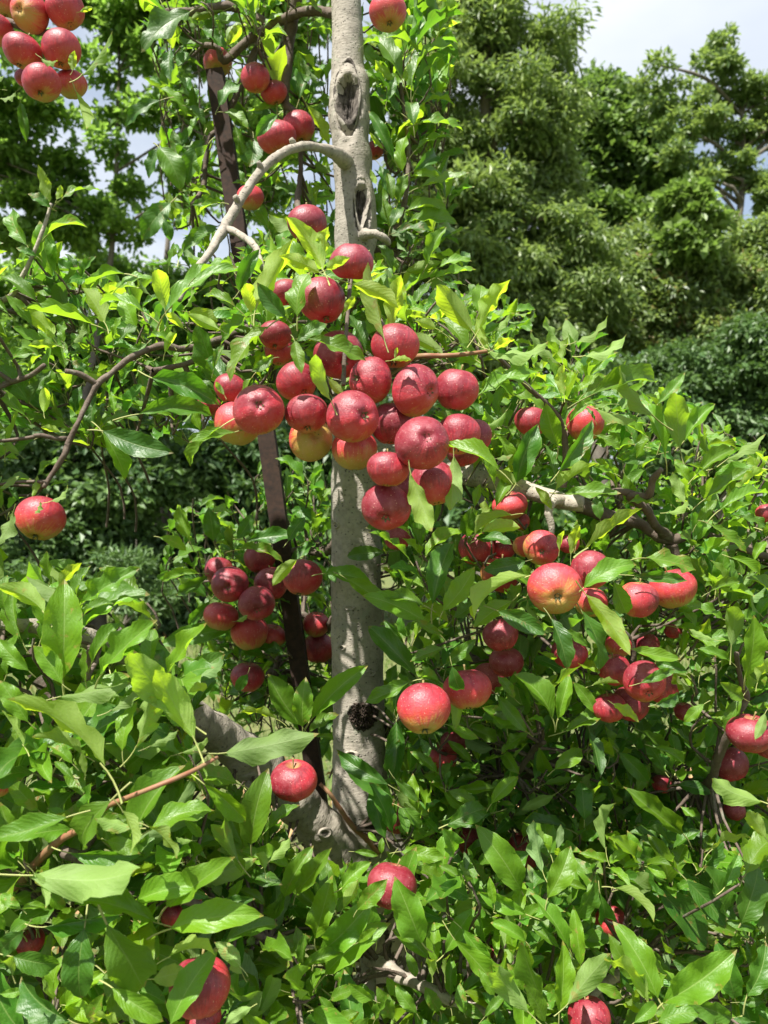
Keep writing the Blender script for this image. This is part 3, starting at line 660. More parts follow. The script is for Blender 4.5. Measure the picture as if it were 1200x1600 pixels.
TYPE = {'r': (0.66, (-.2, -.35, .8)), 'd': (0.98, (-.2, -.3, .8)), 'o': (0.40, (0.2, -.4, .9)), 'y': (0.27, (-.3, -.3, .8)), 'b': (0.42, (.3, -.3, .2)), 'p': (0.60, (-.3, -.6, .6)), 'q': (0.55, (-.2, -.4, .9))}
import re as _re
HID = _re.compile('glimpse|sliver|hidden|partly|under |behind|shade|just visible|dark')
AP = [(a[0], a[1], a[2] * 1.28 if a[2] < 24 and a[1] > 480 and HID.search(a[6]) else a[2], a[3], *a[4:]) for a in AP]
# press neighbours apart in depth so that no two apples run into each other
YS = [a[3] for a in AP]
for _ in range(60):
    for i in range(len(AP)):
        for j in range(i):
            A_, B_ = AP[i], AP[j]; ca, cb = P(A_[0], A_[1], YS[i]), P(B_[0], B_[1], YS[j])
            lim = .97 * (S(A_[2], YS[i]) + S(B_[2], YS[j])); dd = (ca - cb).length
            if dd < lim:
                k = i if YS[i] > YS[j] else j; YS[k] += min(.01, lim - dd)
for i, (px, py, r, Y, ty, cal, lab) in enumerate(AP):
    Y = YS[i]
    c = P(px, py, Y); R = S(r, Y)
    if cal is None:
        cd = Vector((rnd.uniform(-.35, .35), rnd.uniform(-.5, .1), -1))
        if ty in 'oy': cd = Vector((rnd.uniform(-.3, .3), rnd.uniform(-.1, .3), -1))
    else:
        dx, dz = cal[0], -cal[1]; q = dx*dx + dz*dz
        cd = Vector((dx, -math.sqrt(max(0.05, 1.0 - q)) if q < 1 else 0.2, dz)) if abs(cal[1]) < 1.1 else Vector((dx, -.35, dz))
    up = (-cd).normalized()
    q = up.to_track_quat('Z', 'Y') @ Matrix.Rotation(rnd.random() * 6.283, 3, 'Z').to_quaternion()
    root = empty('apple', c); tag(root, lab, 'apple', 'red apples on the tree')
    me, hr = APV[i % 4]; body = link('skin', me); body.parent = root
    body.rotation_mode = 'QUATERNION'; body.rotation_quaternion = q; sc_ = R / 1.0
    body.scale = (sc_ * rnd.uniform(.95, 1.04), sc_ * rnd.uniform(.95, 1.04), sc_ * rnd.uniform(.95, 1.07))
    a, bd = TYPE[ty]; bw = Vector(bd).normalized(); bl = q.inverted() @ bw
    if ty in 'oyq': bl = (bl * .5 + Vector((0, 0, .8))).normalized()
    body.color = ((bl.x + 1) / 2, (bl.y + 1) / 2, (bl.z + 1) / 2, a + rnd.uniform(-.04, .04))
    for nm, m2, off in (('calyx', ME_CAL, -(hr - 0.20)), ('stem', ME_STEM[i % 4], hr - 0.28)):
        if nm == 'calyx' and up.y < -0.2: continue
        if r < 13 : continue
        s = link(nm, m2); s.parent = root; s.rotation_mode = 'QUATERNION'; s.rotation_quaternion = q
        s.location = (q @ Vector((0, 0, off))) * R; s.scale = (R,)*3 if nm == 'stem' else (R * 1.1,)*3
    APPLES.append((px, py, r, Y, c, R)); APROT.append(.45 if r < 31 and py > 480 and HID.search(lab) else .86)

# ---------------------------------------------------------------- apple leaves
NV = 28
LEAFV = []
def leaf_arrays(seed, nu=18, nv=6):
    r = random.Random(seed)
    fold = r.uniform(0.3, 0.95); bend = r.uniform(-0.25, 1.15) if seed % 3 else r.uniform(0.5, 1.6); twist = r.uniform(-.5, .5)
    wav = r.uniform(.03, .09); wf = r.uniform(2.0, 3.6); ph = r.uniform(0, 6); side = r.uniform(-.05, .05); cup = r.uniform(-.35, .25)
    wr = r.uniform(.195, .245); pk = r.uniform(.88, 1.12)
    if seed % 7 == 3: fold = r.uniform(.75, 1.05)
    V = []; UV = []; F = []
    # midrib curve in x-z
    xs = []; x = z = 0.0; n = nu - 1
    for i in range(nu):
        t = i / n; a = -bend * (t ** 1.3) * 0.9 + 0.15; xs.append((x, z, a)); x += math.cos(a) / n; z += math.sin(a) / n
    rows = []
    for i in range(nu):
        t = i / n; x, z, a = xs[i]
        w = wr * (math.sin(PI * t ** pk) ** 0.88) if 0 < t < 1 else 0.004
        if t > 0.84: w *= (1 - (t - 0.84) / 0.16 * 0.25)
        if t < 0.08: w *= .8
        tooth = (0.019 if i % 2 else -0.008) if 1 < i < nu - 2 else 0
        yo = side * math.sin(PI * t); row = []
        tw = twist * t
        for j in range(nv + 1):
            s = (j / nv - 0.5) * 2; av = abs(s)
            f = fold * (1 - 0.35 * t); yy = s * w * math.cos(f * av ** .5); h = av * w * math.sin(f) + cup * w * av * av * .6
            if av == 1: yy *= 1 + tooth * 2; h += tooth * .5
            h += wav * av ** 2 * math.sin(wf * 2 * PI * t + ph + (1.9 if s > 0 else 0)) * min(1, w * 5)
            h += 0.0025 * math.sin(8.5 * 2 * PI * (t - .21 * av)) * av * (1 - av) * 3
            y2 = yy * math.cos(tw) - h * math.sin(tw); h2 = yy * math.sin(tw) + h * math.cos(tw)
            row.append(len(V)); V.append((x - h2 * math.sin(a), y2 + yo, z + h2 * math.cos(a)))
            UV.append((t, 0.5 + s * 0.5))
        rows.append(row)
    for i in range(nu - 1):
        for j in range(nv): F.append((rows[i][j], rows[i+1][j], rows[i+1][j+1], rows[i][j+1]))
    # petiole: three-sided, curving away under the blade
    pl = r.uniform(.20, .34); pc = r.uniform(-.3, .3); b0 = len(V); ns = 5
    for i in range(ns):
        t = i / (ns - 1); cx = -pl * (1 - t) + 0.05 * t; cz = -0.35 * pl * (1 - t) ** 2 - 0.008; cy = pc * pl * (1 - t) ** 2
        for q in range(3):
            a = q * 2.094; rr = 0.011 + 0.005 * (1 - t); V.append((cx, cy + rr * math.cos(a), cz + rr * math.sin(a))); UV.append((-0.5, 0.3))
    for i in range(ns - 1):
        for q in range(3):
            e = (q + 1) % 3; F.append((b0+i*3+q, b0+(i+1)*3+q, b0+(i+1)*3+e, b0+i*3+e))
    return np.array(V), np.array(F)[:, ::-1], np.array(UV)
for s in range(NV): LEAFV.append(leaf_arrays(s))
LEAFLOW = [leaf_arrays(s, 8, 4) for s in range(NV)]      # plainer blades for leaves that hardly show
ME_LEAF = []
for (V, F, UV) in LEAFV:
    # normals of the blade must point to +z (the upper side)
    ME_LEAF.append(None)
def fix_orient(k):
    V, F, UV = LEAFV[k]; a, b, c = V[F[20][0]], V[F[20][1]], V[F[20][2]]
    if np.cross(b - a, c - a)[2] < 0: F = F[:, ::-1]
    V2, F2, U2 = LEAFLOW[k]; a, b, c = V2[F2[10][0]], V2[F2[10][1]], V2[F2[10][2]]
    if np.cross(b - a, c - a)[2] < 0: LEAFLOW[k] = (V2, F2[:, ::-1], U2)
    LEAFV[k] = (V, F, UV); ME_LEAF[k] = mesh_np('leaf', V, F, UV[F.ravel()], np.ones((len(V), 4)), M_leaf)
for k in range(NV): fix_orient(k)

LEAVES = []   # dict(M, variant, tint, px pts, Y)
def proj(v): return (600 + v.x / v.y * FPX, 800 - (v.z - CAMZ) / v.y * FPX)
GW, GH, GO = 360, 460, 4         # occupancy grid, 4 px cells, with a margin of 30 cells
prot = np.full((GH, GW), 0.0)    # nothing random may be nearer than this (0 = free)
def cell(px, py): return int(px / GO) + 30, int(py / GO) + 30
def protect_disc(px, py, r, Y):
    x0, y0 = cell(px - r, py - r); x1, y1 = cell(px + r, py + r)
    for y in range(max(0, y0), min(GH, y1 + 1)):
        for x in range(max(0, x0), min(GW, x1 + 1)):
            if ((x - 29.5) * GO - px) ** 2 + ((y - 29.5) * GO - py) ** 2 < r * r: prot[y, x] = max(prot[y, x], Y)
def inpoly(x, y, poly):
    c = False; j = len(poly) - 1
    for i in range(len(poly)):
        xi, yi = poly[i]; xj, yj = poly[j]
        if (yi > y) != (yj > y) and x < (xj - xi) * (y - yi) / (yj - yi) + xi: c = not c
        j = i
    return c
def protect_poly(poly, Y):
    xs = [p[0] for p in poly]; ys = [p[1] for p in poly]
    x0, y0 = cell(min(xs), min(ys)); x1, y1 = cell(max(xs), max(ys))
    for y in range(max(0, y0), min(GH, y1 + 1)):
        for x in range(max(0, x0), min(GW, x1 + 1)):
            if inpoly((x - 29.5) * GO, (y - 29.5) * GO, poly): prot[y, x] = max(prot[y, x], Y)
def leaf_matrix(b, d, n, L, wf):
    x = d.normalized(); z = (n - x * n.dot(x)).normalized(); y = z.cross(x)
    m = Matrix((x, y, z)).transposed().to_4x4(); m = m @ Matrix.Diagonal((L, L * wf, L, 1)); m.translation = b; return m
def add_leaf(b, d, n, L, wf, tint, Y, hero=False, var=None):
    k = rnd.randrange(NV) if var is None else var
    LEAVES.append(dict(M=leaf_matrix(b, d, n, L, wf), k=k, tint=tint, Y=Y, hero=hero, b=b.copy(), L=L))

CROP = {'A': (0, 0, 3), 'B': (300, 0, 2.4), 'D': (0, 350, 3), 'E': (300, 350, 2.4), 'F': (750, 500, 2.6667), 'G': (0, 800, 3), 'I': (250, 800, 2.4),
        'J': (700, 800, 2.4), 'K': (0, 1200, 3), 'L': (350, 1150, 2.6667), 'M': (750, 1150, 2.6667)}
MILD = [k for k in range(NV) if k % 7 != 3]
def hero(crop, Y, rows):
    ox, oy, s = CROP[crop]
    for row in rows:
        bx, by, tx, ty, kind, w = row[:6]
        y0 = row[6] if len(row) > 6 else Y
        b2 = (ox + bx / s, oy + by / s); t2 = (ox + tx / s, oy + ty / s)
        if 640 < b2[0] < 1110 and 1125 < b2[1] < 1420 and crop in 'IJL': y0 += .10
        y0 = y0 + rnd.uniform(-.03, .03)
        lp = math.hypot(t2[0]-b2[0], t2[1]-b2[1]); L0 = S(lp, y0)
        dz = rnd.uniform(-.35, .25) * L0
        B = P(b2[0], b2[1], y0); T = P(t2[0], t2[1], y0 + dz); d = T - B; L = d.length * 1.06
        j = Vector((rnd.uniform(-.35, .35), 0, rnd.uniform(-.25, .25)))
        if kind == 'n': n = Vector((-.15, -.75, .65)) + j * .8
        elif kind == 'd': n = Vector((.1, -.95, .25)) + j
        elif kind == 'y': n = -(Vector((.15, -.80, -.60)) + j * .7)      # seen from below, sun on the far face
        elif kind == 'u': n = -(Vector((-.15, -.75, .60)) + j * .7)      # underside up
        else: n = Vector((0, -1, .3)) + j
        br = {'n': 1.0, 'd': 0.80, 'y': 1.1, 'u': 1.05}[kind] * rnd.uniform(.75, 1.2)  # shade put into the tint: shaded leaves darker, backlit ones brighter
        ye = {'n': .34, 'd': .05, 'y': .85, 'u': .45}[kind] + rnd.uniform(-.1, .15)  # backlit glow put into a yellower tint, which also transmits more
        xd = d.normalized(); nn = (n - xd * n.dot(xd)).normalized()
        add_leaf(B, d, n, L, min(1.15, max(.62, w / .42 * .95)), (br, max(0, ye), 1.0 if rnd.random() < .75 else .35), y0, True, rnd.choice(MILD) if lp > 45 else None)
        hw = lp * w * .48
        for q in (.15, .35, .55, .75, .9): protect_disc(b2[0]+(t2[0]-b2[0])*q, b2[1]+(t2[1]-b2[1])*q, hw * (1 if .2 < q < .8 else .6), y0 + .02)

hero('A', 1.46, [(385,355,520,155,'u',.3),(355,425,408,600,'y',.35),(190,270,272,300,'u',.5,1.42),(340,330,350,245,'y',.45,1.42),(25,350,-40,380,'u',.4),(95,480,115,635,'d',.3,1.6),
 (375,55,435,35,'y',.4),(75,430,0,470,'u',.5),(60,320,-20,200,'n',.4,1.6),(10,420,-70,440,'n',.4)])
hero('A', 1.30, [(225,960,180,780,'y',.4),(285,935,455,855,'n',.32),(240,975,135,910,'d',.5),(220,1100,375,1005,'n',.38),(125,1150,35,965,'n',.42),(265,935,285,870,'y',.45),(170,1200,80,1165,'d',.5),(175,1210,60,1240,'n',.4)])
hero('A', 2.0, [(890,55,665,215,'d',.45,1.85),(1050,50,900,85,'y',.35),(750,470,560,560,'d',.32,1.9),(1000,85,960,200,'d',.5),(1060,215,1130,110,'y',.6),(800,230,800,370,'d',.45),(870,240,840,330,'d',.6),(750,410,885,505,'n',.4),
 (745,690,852,858,'n',.6),(950,650,868,855,'d',.45),(745,690,700,830,'d',.5),(870,895,990,890,'n',.45),(800,950,652,1102,'d',.5),(770,1030,800,1125,'d',.6),(845,1000,830,1060,'d',.5),(1020,1060,848,1165,'d',.4),(900,240,985,190,'n',.5),
 (900,960,1040,940,'d',.4),(760,400,700,350,'d',.5),(950,530,890,640,'n',.5),(1100,590,1130,700,'n',.45),(1120,660,1160,770,'n',.4),(880,60,760,20,'n',.4),(880,500,960,560,'d',.5),(830,300,900,260,'d',.5)])
hero('B', 1.76, [(785,290,675,78,'n',.35),(640,170,702,135,'n',.5),(795,300,820,225,'y',.4),(822,330,872,168,'n',.4),(842,330,950,205,'n',.45),(850,215,1003,150,'n',.3),(758,300,690,230,'y',.45),(782,375,662,265,'d',.35),
 (785,425,660,340,'d',.4),(830,470,812,358,'d',.65),(862,392,982,348,'n',.4),(850,462,1018,462,'n',.45),(842,560,968,478,'n',.35),(758,598,665,410,'d',.28),(790,645,790,500,'n',.5),(832,640,940,560,'d',.45),(772,760,803,650,'n',.45),
 (752,755,735,640,'n',.45),(850,702,1035,682,'n',.38),(822,662,940,655,'n',.35),(802,792,960,752,'n',.35),(812,832,988,802,'n',.45),(762,872,902,852,'d',.4),(742,852,720,750,'n',.4),(745,850,790,758,'d',.45),(882,992,945,850,'n',.45),
 (925,1002,1042,960,'n',.4),(912,1040,1058,1012,'n',.4),(800,1020,930,990,'y',.35),(752,1012,700,910,'n',.45),(772,962,832,950,'d',.6),(770,1015,745,962,'n',.45),(790,1105,932,1000,'n',.4),(720,470,690,560,'d',.4),(705,620,740,720,'d',.35),
 (730,380,760,290,'d',.4),(720,560,668,500,'y',.35),(690,690,670,640,'y',.4)])
hero('B', 1.98, [(318,400,330,192,'y',.5),(402,372,430,250,'d',.5),(322,430,238,495,'d',.9,1.8),(432,395,512,540,'y',.35),(330,400,215,440,'n',.3),(430,120,525,90,'n',.4),(440,350,500,300,'d',.5),(130,190,40,110,'d',.5),
 (160,260,240,330,'n',.45),(250,640,180,560,'d',.5),(300,640,420,560,'n',.35),(420,640,520,640,'n',.5),(300,700,400,720,'d',.4),(440,760,430,680,'y',.5),(460,720,520,700,'n',.45),(250,700,150,690,'n',.4),(60,720,0,700,'n',.35),
 (230,520,210,640,'d',.45),(290,860,240,760,'n',.5),(390,862,285,830,'u',.7,1.5),(470,810,530,830,'d',.6),(110,760,10,780,'n',.4),(100,860,0,900,'d',.5),(60,540,20,660,'n',.45),(270,100,340,40,'n',.5),(120,420,210,460,'n',.5),
 (100,400,180,300,'d',.5),(200,100,250,150,'n',.5),(60,40,0,0,'n',.4),(640,20,630,90,'n',.4,1.85),(700,110,720,230,'d',.4,1.85),(980,0,900,-20,'y',.4,1.7)])
hero('E', 1.08, [(492,172,385,-15,'y',.38),(497,132,505,18,'y',.5),(502,172,588,128,'y',.5,1.04),(485,185,340,118,'y',.32),(395,348,425,165,'n',.62,1.1),(600,225,788,302,'y',.35),(718,425,660,160,'y',.3,1.14),(742,400,775,195,'y',.35,1.16),
 (572,332,605,268,'y',.5),(285,385,125,560,'n',.42),(222,335,212,215,'y',.7),(240,310,362,72,'y',.35),(178,250,245,100,'d',.42),(352,352,250,232,'d',.4),(392,442,502,370,'d',.45),(440,430,645,502,'n',.33,1.06),(385,438,410,555,'n',.45,1.05),
 (520,662,442,490,'u',.38,1.06),(512,580,565,642,'y',.4),(300,505,228,555,'d',.5),(5,205,132,122,'n',.42,1.2),(165,312,45,235,'n',.4,1.2),(103,395,-5,335,'y',.38,1.2),(215,345,105,440,'n',.45,1.2),(160,780,0,835,'n',.35,1.1),
 (650,470,588,342,'d',.45,1.3),(140,640,60,470,'d',.4,1.2),(120,640,90,590,'u',.4,1.06),(140,560,200,600,'d',.4,1.2),(370,700,300,620,'d',.3,1.3)])
hero('E', 1.22, [(1052,402,915,215,'y',.38),(1082,342,1092,208,'n',.6),(1072,402,1182,212,'y',.33),(940,215,1000,262,'d',.4,1.5),(985,295,920,228,'d',.4),(915,392,845,368,'y',.5),(942,492,810,398,'y',.22),(882,352,812,340,'y',.4),
 (1130,472,1205,430,'y',.5),(1112,462,1068,368,'y',.4),(1130,402,1200,350,'u',.4),(1152,922,948,795,'n',.32,1.02),(818,932,888,1155,'y',.33,1.02),(982,868,985,1095,'u',.3,1.12),(745,512,820,510,'y',.4,1.1),(760,505,768,462,'y',.4,1.1),
 (905,500,830,420,'n',.4,1.3),(700,330,640,260,'n',.45,1.3),(830,300,900,235,'n',.4,1.5),(1000,450,1080,500,'n',.4,1.3),(980,520,1100,540,'n',.4,1.36),(1100,560,1200,640,'n',.35,1.34),(1080,640,1180,540,'n',.35,1.34),
 (1180,700,1100,770,'u',.45,1.3),(1200,780,1110,800,'n',.4,1.3),(930,700,985,770,'n',.5,1.16),(1140,880,1200,860,'u',.6,1.25),(1060,1060,1080,980,'n',.45,1.3),(1140,1060,1190,940,'n',.45,1.3),(1200,1090,1040,1130,'y',.45,1.25)])
hero('D', 1.24, [(172,362,0,215,'n',.36),(152,472,35,350,'n',.4),(442,472,120,395,'n',.3),(255,542,125,400,'y',.4),(492,462,358,300,'y',.42),(672,412,450,312,'n',.28),(582,232,370,262,'n',.4,1.35),(772,402,742,202,'y',.52,1.18),
 (792,392,1072,155,'n',.35,1.18),(790,205,832,98,'n',.42,1.35),(882,412,1032,440,'y',.5,1.2),(862,492,778,410,'y',.45,1.2),(802,562,690,508,'n',.5),(772,605,825,500,'y',.5),(270,570,140,560,'y',.45),(0,640,152,600,'n',.35),
 (132,832,-10,660,'d',.5),(122,902,0,780,'n',.4),(245,680,130,830,'d',.35),(205,885,212,772,'y',.85,1.15),(282,975,195,955,'y',.6,1.18),(482,978,598,1192,'n',.48,1.18),(482,970,802,1080,'d',.42,1.16),(1035,950,848,1108,'n',.42,1.1),
 (712,722,1015,830,'d',.42,1.14),(650,890,1010,850,'d',.36,1.16),(482,940,640,880,'n',.4,1.3),(562,542,642,470,'d',.7,1.3),(1002,680,1040,560,'d',.35,1.2),(240,1300,342,1240,'u',.42,1.14),(188,1300,168,1358,'u',.5,1.12),
 (90,1300,40,1215,'d',.3,1.2),(0,1242,75,1175,'u',.65,1.15),(62,1352,-10,1500,'u',.5,1.1),(150,1280,170,1185,'y',.4,1.18),(235,1232,312,1205,'n',.4,1.25),(170,1185,285,1085,'n',.5,1.25),(560,290,700,220,'n',.45,1.4),(700,330,640,260,'u',.4,1.3),
 (1000,340,1100,385,'n',.4,1.25),(1090,400,1000,420,'n',.4,1.25),(420,300,470,250,'u',.4,1.35),(300,560,290,450,'n',.45,1.3),(340,560,400,470,'u',.5,1.32),(530,540,560,430,'n',.4,1.3),(210,560,60,500,'n',.4,1.3),(250,440,180,330,'n',.45,1.35),
 (100,520,0,560,'n',.35,1.3),(40,420,-40,330,'n',.4,1.3),(100,640,20,700,'n',.4,1.3),(690,560,600,650,'d',.5,1.35),(640,640,560,730,'d',.45,1.35),(720,640,640,720,'n',.5,1.35),(330,700,500,740,'y',.3,1.3),(330,640,420,690,'d',.45,1.28),
 (450,800,430,950,'d',.4,1.35),(380,760,330,880,'d',.45,1.35),(1180,720,1130,830,'n',.4,1.1),(90,1080,20,1010,'u',.4,1.25),(160,1010,40,1080,'d',.4,1.25),(890,560,800,650,'n',.4,1.3),(860,760,760,700,'y',.3,1.25),(900,300,870,400,'u',.4,1.2)])
hero('F', 1.32, [(28,125,278,155,'u',.28,1.22),(-5,310,240,198,'n',.33,1.25),(330,182,212,52,'u',.38),(345,110,262,-5,'u',.45),(395,95,542,10,'u',.3),(432,152,608,95,'u',.33),(342,165,362,75,'y',.5),(332,300,268,168,'n',.35),
 (350,312,340,188,'y',.5),(462,312,768,185,'n',.25),(722,402,548,205,'u',.35),(440,302,560,238,'n',.45),(272,385,152,278,'n',.35),(325,525,272,350,'n',.5),(372,425,462,318,'n',.35),(482,372,660,388,'u',.35),(152,680,240,442,'d',.45,1.24),
 (328,635,485,418,'d',.38,1.24),(310,650,270,520,'d',.4),(70,482,155,600,'n',.4),(312,712,475,588,'y',.35),(352,725,577,738,'n',.38),(152,685,62,640,'y',.7),(435,955,702,820,'y',.35,1.16),(5,885,158,842,'y',.75,1.25),(432,1115,642,985,'n',.38,1.12),
 (692,482,580,420,'n',.4,1.4),(772,562,702,310,'n',.32,1.38),(832,535,792,285,'u',.35,1.38),(852,502,972,345,'n',.4,1.4),(762,485,832,235,'d',.3,1.42),(1030,582,1175,468,'u',.35,1.38),(962,562,930,468,'u',.5,1.4),(902,645,1052,538,'n',.4),
 (942,742,1122,640,'n',.38),(1000,790,1205,685,'n',.38,1.28),(872,672,820,578,'n',.45),(852,762,800,640,'u',.4),(782,802,872,770,'u',.5),(902,852,982,745,'n',.4),(690,990,905,1025,'n',.38,1.24),(640,1065,842,1085,'d',.3,1.22),
 (962,852,1105,965,'n',.35,1.3),(1142,1002,1192,920,'n',.5,1.3),(482,480,582,530,'n',.4),(60,685,-5,560,'n',.4,1.3),(480,420,440,360,'n',.4,1.35),(560,350,470,360,'n',.35,1.4),(740,350,850,240,'n',.35,1.42),(720,460,640,560,'n',.3,1.42),
 (600,640,640,780,'n',.4,1.42),(560,640,470,620,'n',.4),(690,620,580,700,'n',.4,1.45),(740,560,590,600,'d',.4,1.45),(500,830,480,740,'d',.5,1.35),(620,760,720,740,'n',.45,1.4),(860,600,960,640,'n',.4),(300,790,230,700,'y',.4),
 (1090,820,1200,860,'n',.4),(1120,1060,1200,1020,'n',.4),(1070,720,1180,620,'y',.4,1.4),(400,940,405,840,'n',.35,1.25),(330,960,345,870,'y',.4,1.26),(180,260,40,220,'n',.4,1.35),(60,100,140,10,'n',.4,1.35),(30,100,-40,20,'n',.4,1.3)])
hero('G', 0.98, [(292,785,268,335,'n',.42),(208,470,35,315,'y',.42),(232,315,228,185,'n',.45,1.05),(275,345,372,230,'y',.7,1.02),(380,432,622,252,'n',.32),(390,485,502,400,'n',.42),(492,1192,115,820,'y',.28,.9),(270,870,592,785,'u',.33),
 (430,705,535,505,'n',.4),(468,765,712,512,'n',.33),(705,715,700,545,'n',.6,1.05),(785,755,995,538,'n',.36,1.0),(862,965,555,668,'u',.34,.92),(912,1065,745,715,'y',.36,.92),(638,1105,735,855,'u',.33,.93),(515,935,685,805,'u',.38,.95),
 (572,1120,605,880,'n',.42),(385,1135,165,1040,'y',.35,.9),(30,762,105,575,'n',.7,1.02),(135,745,-10,595,'n',.4),(132,985,0,800,'n',.42),(112,1095,-10,950,'y',.5,.93),(290,805,165,640,'n',.5,.96),(200,625,245,505,'u',.5,1.02),
 (885,845,972,795,'y',.6,1.0),(105,610,60,380,'n',.4,1.08),(20,460,0,300,'n',.4,1.08),(400,800,420,640,'n',.35,1.02),(870,1010,760,900,'n',.4,1.0),(230,1000,200,860,'d',.4,1.0),(850,1130,990,1070,'u',.35,.95),(560,870,470,800,'u',.4,1.0),
 (700,1100,820,1020,'u',.35,.93),(340,1180,220,1080,'n',.4,.9),(300,700,420,560,'n',.4,1.1),(600,560,520,470,'u',.3,1.12),(60,700,-30,620,'n',.4,1.05),(1160,760,1110,840,'d',.5,1.6)])
hero('I', 1.38, [(532,802,412,618,'n',.48),(535,805,545,638,'n',.42),(568,775,748,572,'n',.36),(560,825,658,745,'n',.38),(582,842,662,845,'n',.35),(442,778,302,735,'y',.35),(515,178,418,262,'y',.5,1.55),(620,230,790,240,'n',.38,1.6),
 (640,195,662,265,'d',.6,1.62),(842,150,688,160,'d',.38,1.6),(330,105,505,92,'d',.4,1.85),(110,105,75,-15,'n',.5,1.9),(290,142,455,150,'n',.3,1.85),(0,95,105,135,'n',.4,1.85),(290,100,345,10,'d',.5,1.85),(200,110,180,-10,'d',.5,1.9),
 (150,230,0,240,'n',.3,1.95),(180,240,60,310,'d',.4,1.95),(190,330,110,420,'d',.4,1.95),(270,440,20,500,'d',.35,1.95),(480,110,540,20,'d',.5,1.7),(130,300,70,250,'n',.5,2.0),(285,410,330,390,'u',.7,1.75)])
hero('I', 0.95, [(232,908,582,850,'u',.30,1.0)])
hero('I', 1.3, [(1002,415,775,290,'n',.33),(962,612,795,410,'d',.38),(1022,345,1092,98,'d',.45),(1060,372,1188,222,'n',.5),(942,635,788,722,'n',.38),(855,1022,665,902,'d',.32),(872,1202,790,1020,'d',.33,1.35),(1095,578,1130,682,'d',.6,1.14),
 (885,785,872,995,'d',.45,1.4),(1085,800,1182,850,'n',.4),(990,350,830,300,'n',.35),(1050,460,960,410,'n',.4),(1060,510,940,550,'n',.4),(1070,570,1180,480,'d',.4),(1100,400,1200,330,'n',.4),(960,370,850,370,'n',.4,1.4),(975,850,1010,915,'d',.5,1.25),
 (880,1000,960,1080,'d',.35),(700,250,840,360,'n',.35,1.5),(1140,640,1100,800,'y',.3,1.35),(880,740,900,640,'d',.4,1.4)])
hero('J', 1.28, [(300,238,35,345,'y',.28,1.16),(242,332,108,440,'n',.5,1.22),(518,310,682,522,'y',.33,1.1),(622,262,685,390,'n',.5,1.12),(502,370,602,612,'d',.33,1.12),(388,400,472,580,'d',.42,1.16),(188,372,355,455,'d',.38,1.2),
 (392,772,288,600,'n',.48),(412,775,460,620,'n',.42),(440,822,612,755,'n',.35),(182,685,292,822,'n',.35),(720,642,852,590,'d',.28,1.2),(780,722,872,680,'d',.5,1.2),(688,512,852,562,'n',.35,1.25),(1115,622,1145,398,'n',.42,1.25),
 (1062,505,1072,330,'u',.45,1.25),(1032,402,898,348,'n',.35),(1158,645,1205,540,'y',.45,1.2),(1190,752,1158,848,'u',.4,1.2),(1180,1088,970,1008,'u',.42,1.15),(400,965,502,880,'n',.5),(532,822,552,992,'d',.35),(162,1095,252,988,'n',.55),
 (512,1155,512,1008,'d',.5,1.35),(882,1205,680,1040,'n',.33,1.3),(772,882,905,932,'n',.35),(0,1045,112,1102,'n',.4),(0,1172,152,1112,'d',.5),(560,760,470,640,'n',.4,1.35),(290,185,140,215,'d',.42,1.22),(460,160,480,40,'y',.3,1.22),
 (900,600,780,560,'d',.5,1.25),(1000,480,910,440,'u',.4),(1060,560,960,500,'n',.35),(1110,700,1000,640,'n',.35),(960,720,880,780,'n',.4),(720,820,840,900,'n',.35,1.4),(620,720,710,780,'y',.35,1.25),(1050,260,1000,180,'n',.4),
 (1060,170,1190,220,'n',.4),(980,300,1090,260,'n',.35),(1100,700,1030,820,'n',.4),(900,960,1000,900,'n',.35,1.4),(640,900,760,1020,'d',.4,1.4),(250,700,190,620,'n',.4),(300,830,200,900,'n',.4,1.4),(340,880,380,1000,'n',.4,1.4),
 (60,800,200,850,'n',.35,1.4),(90,940,0,860,'n',.35,1.45),(400,1060,280,1110,'u',.35,1.4),(560,900,620,1000,'d',.4,1.5),(150,380,60,300,'n',.4,1.3),(440,440,520,500,'n',.4,1.25),(540,650,640,640,'y',.4,1.3)])
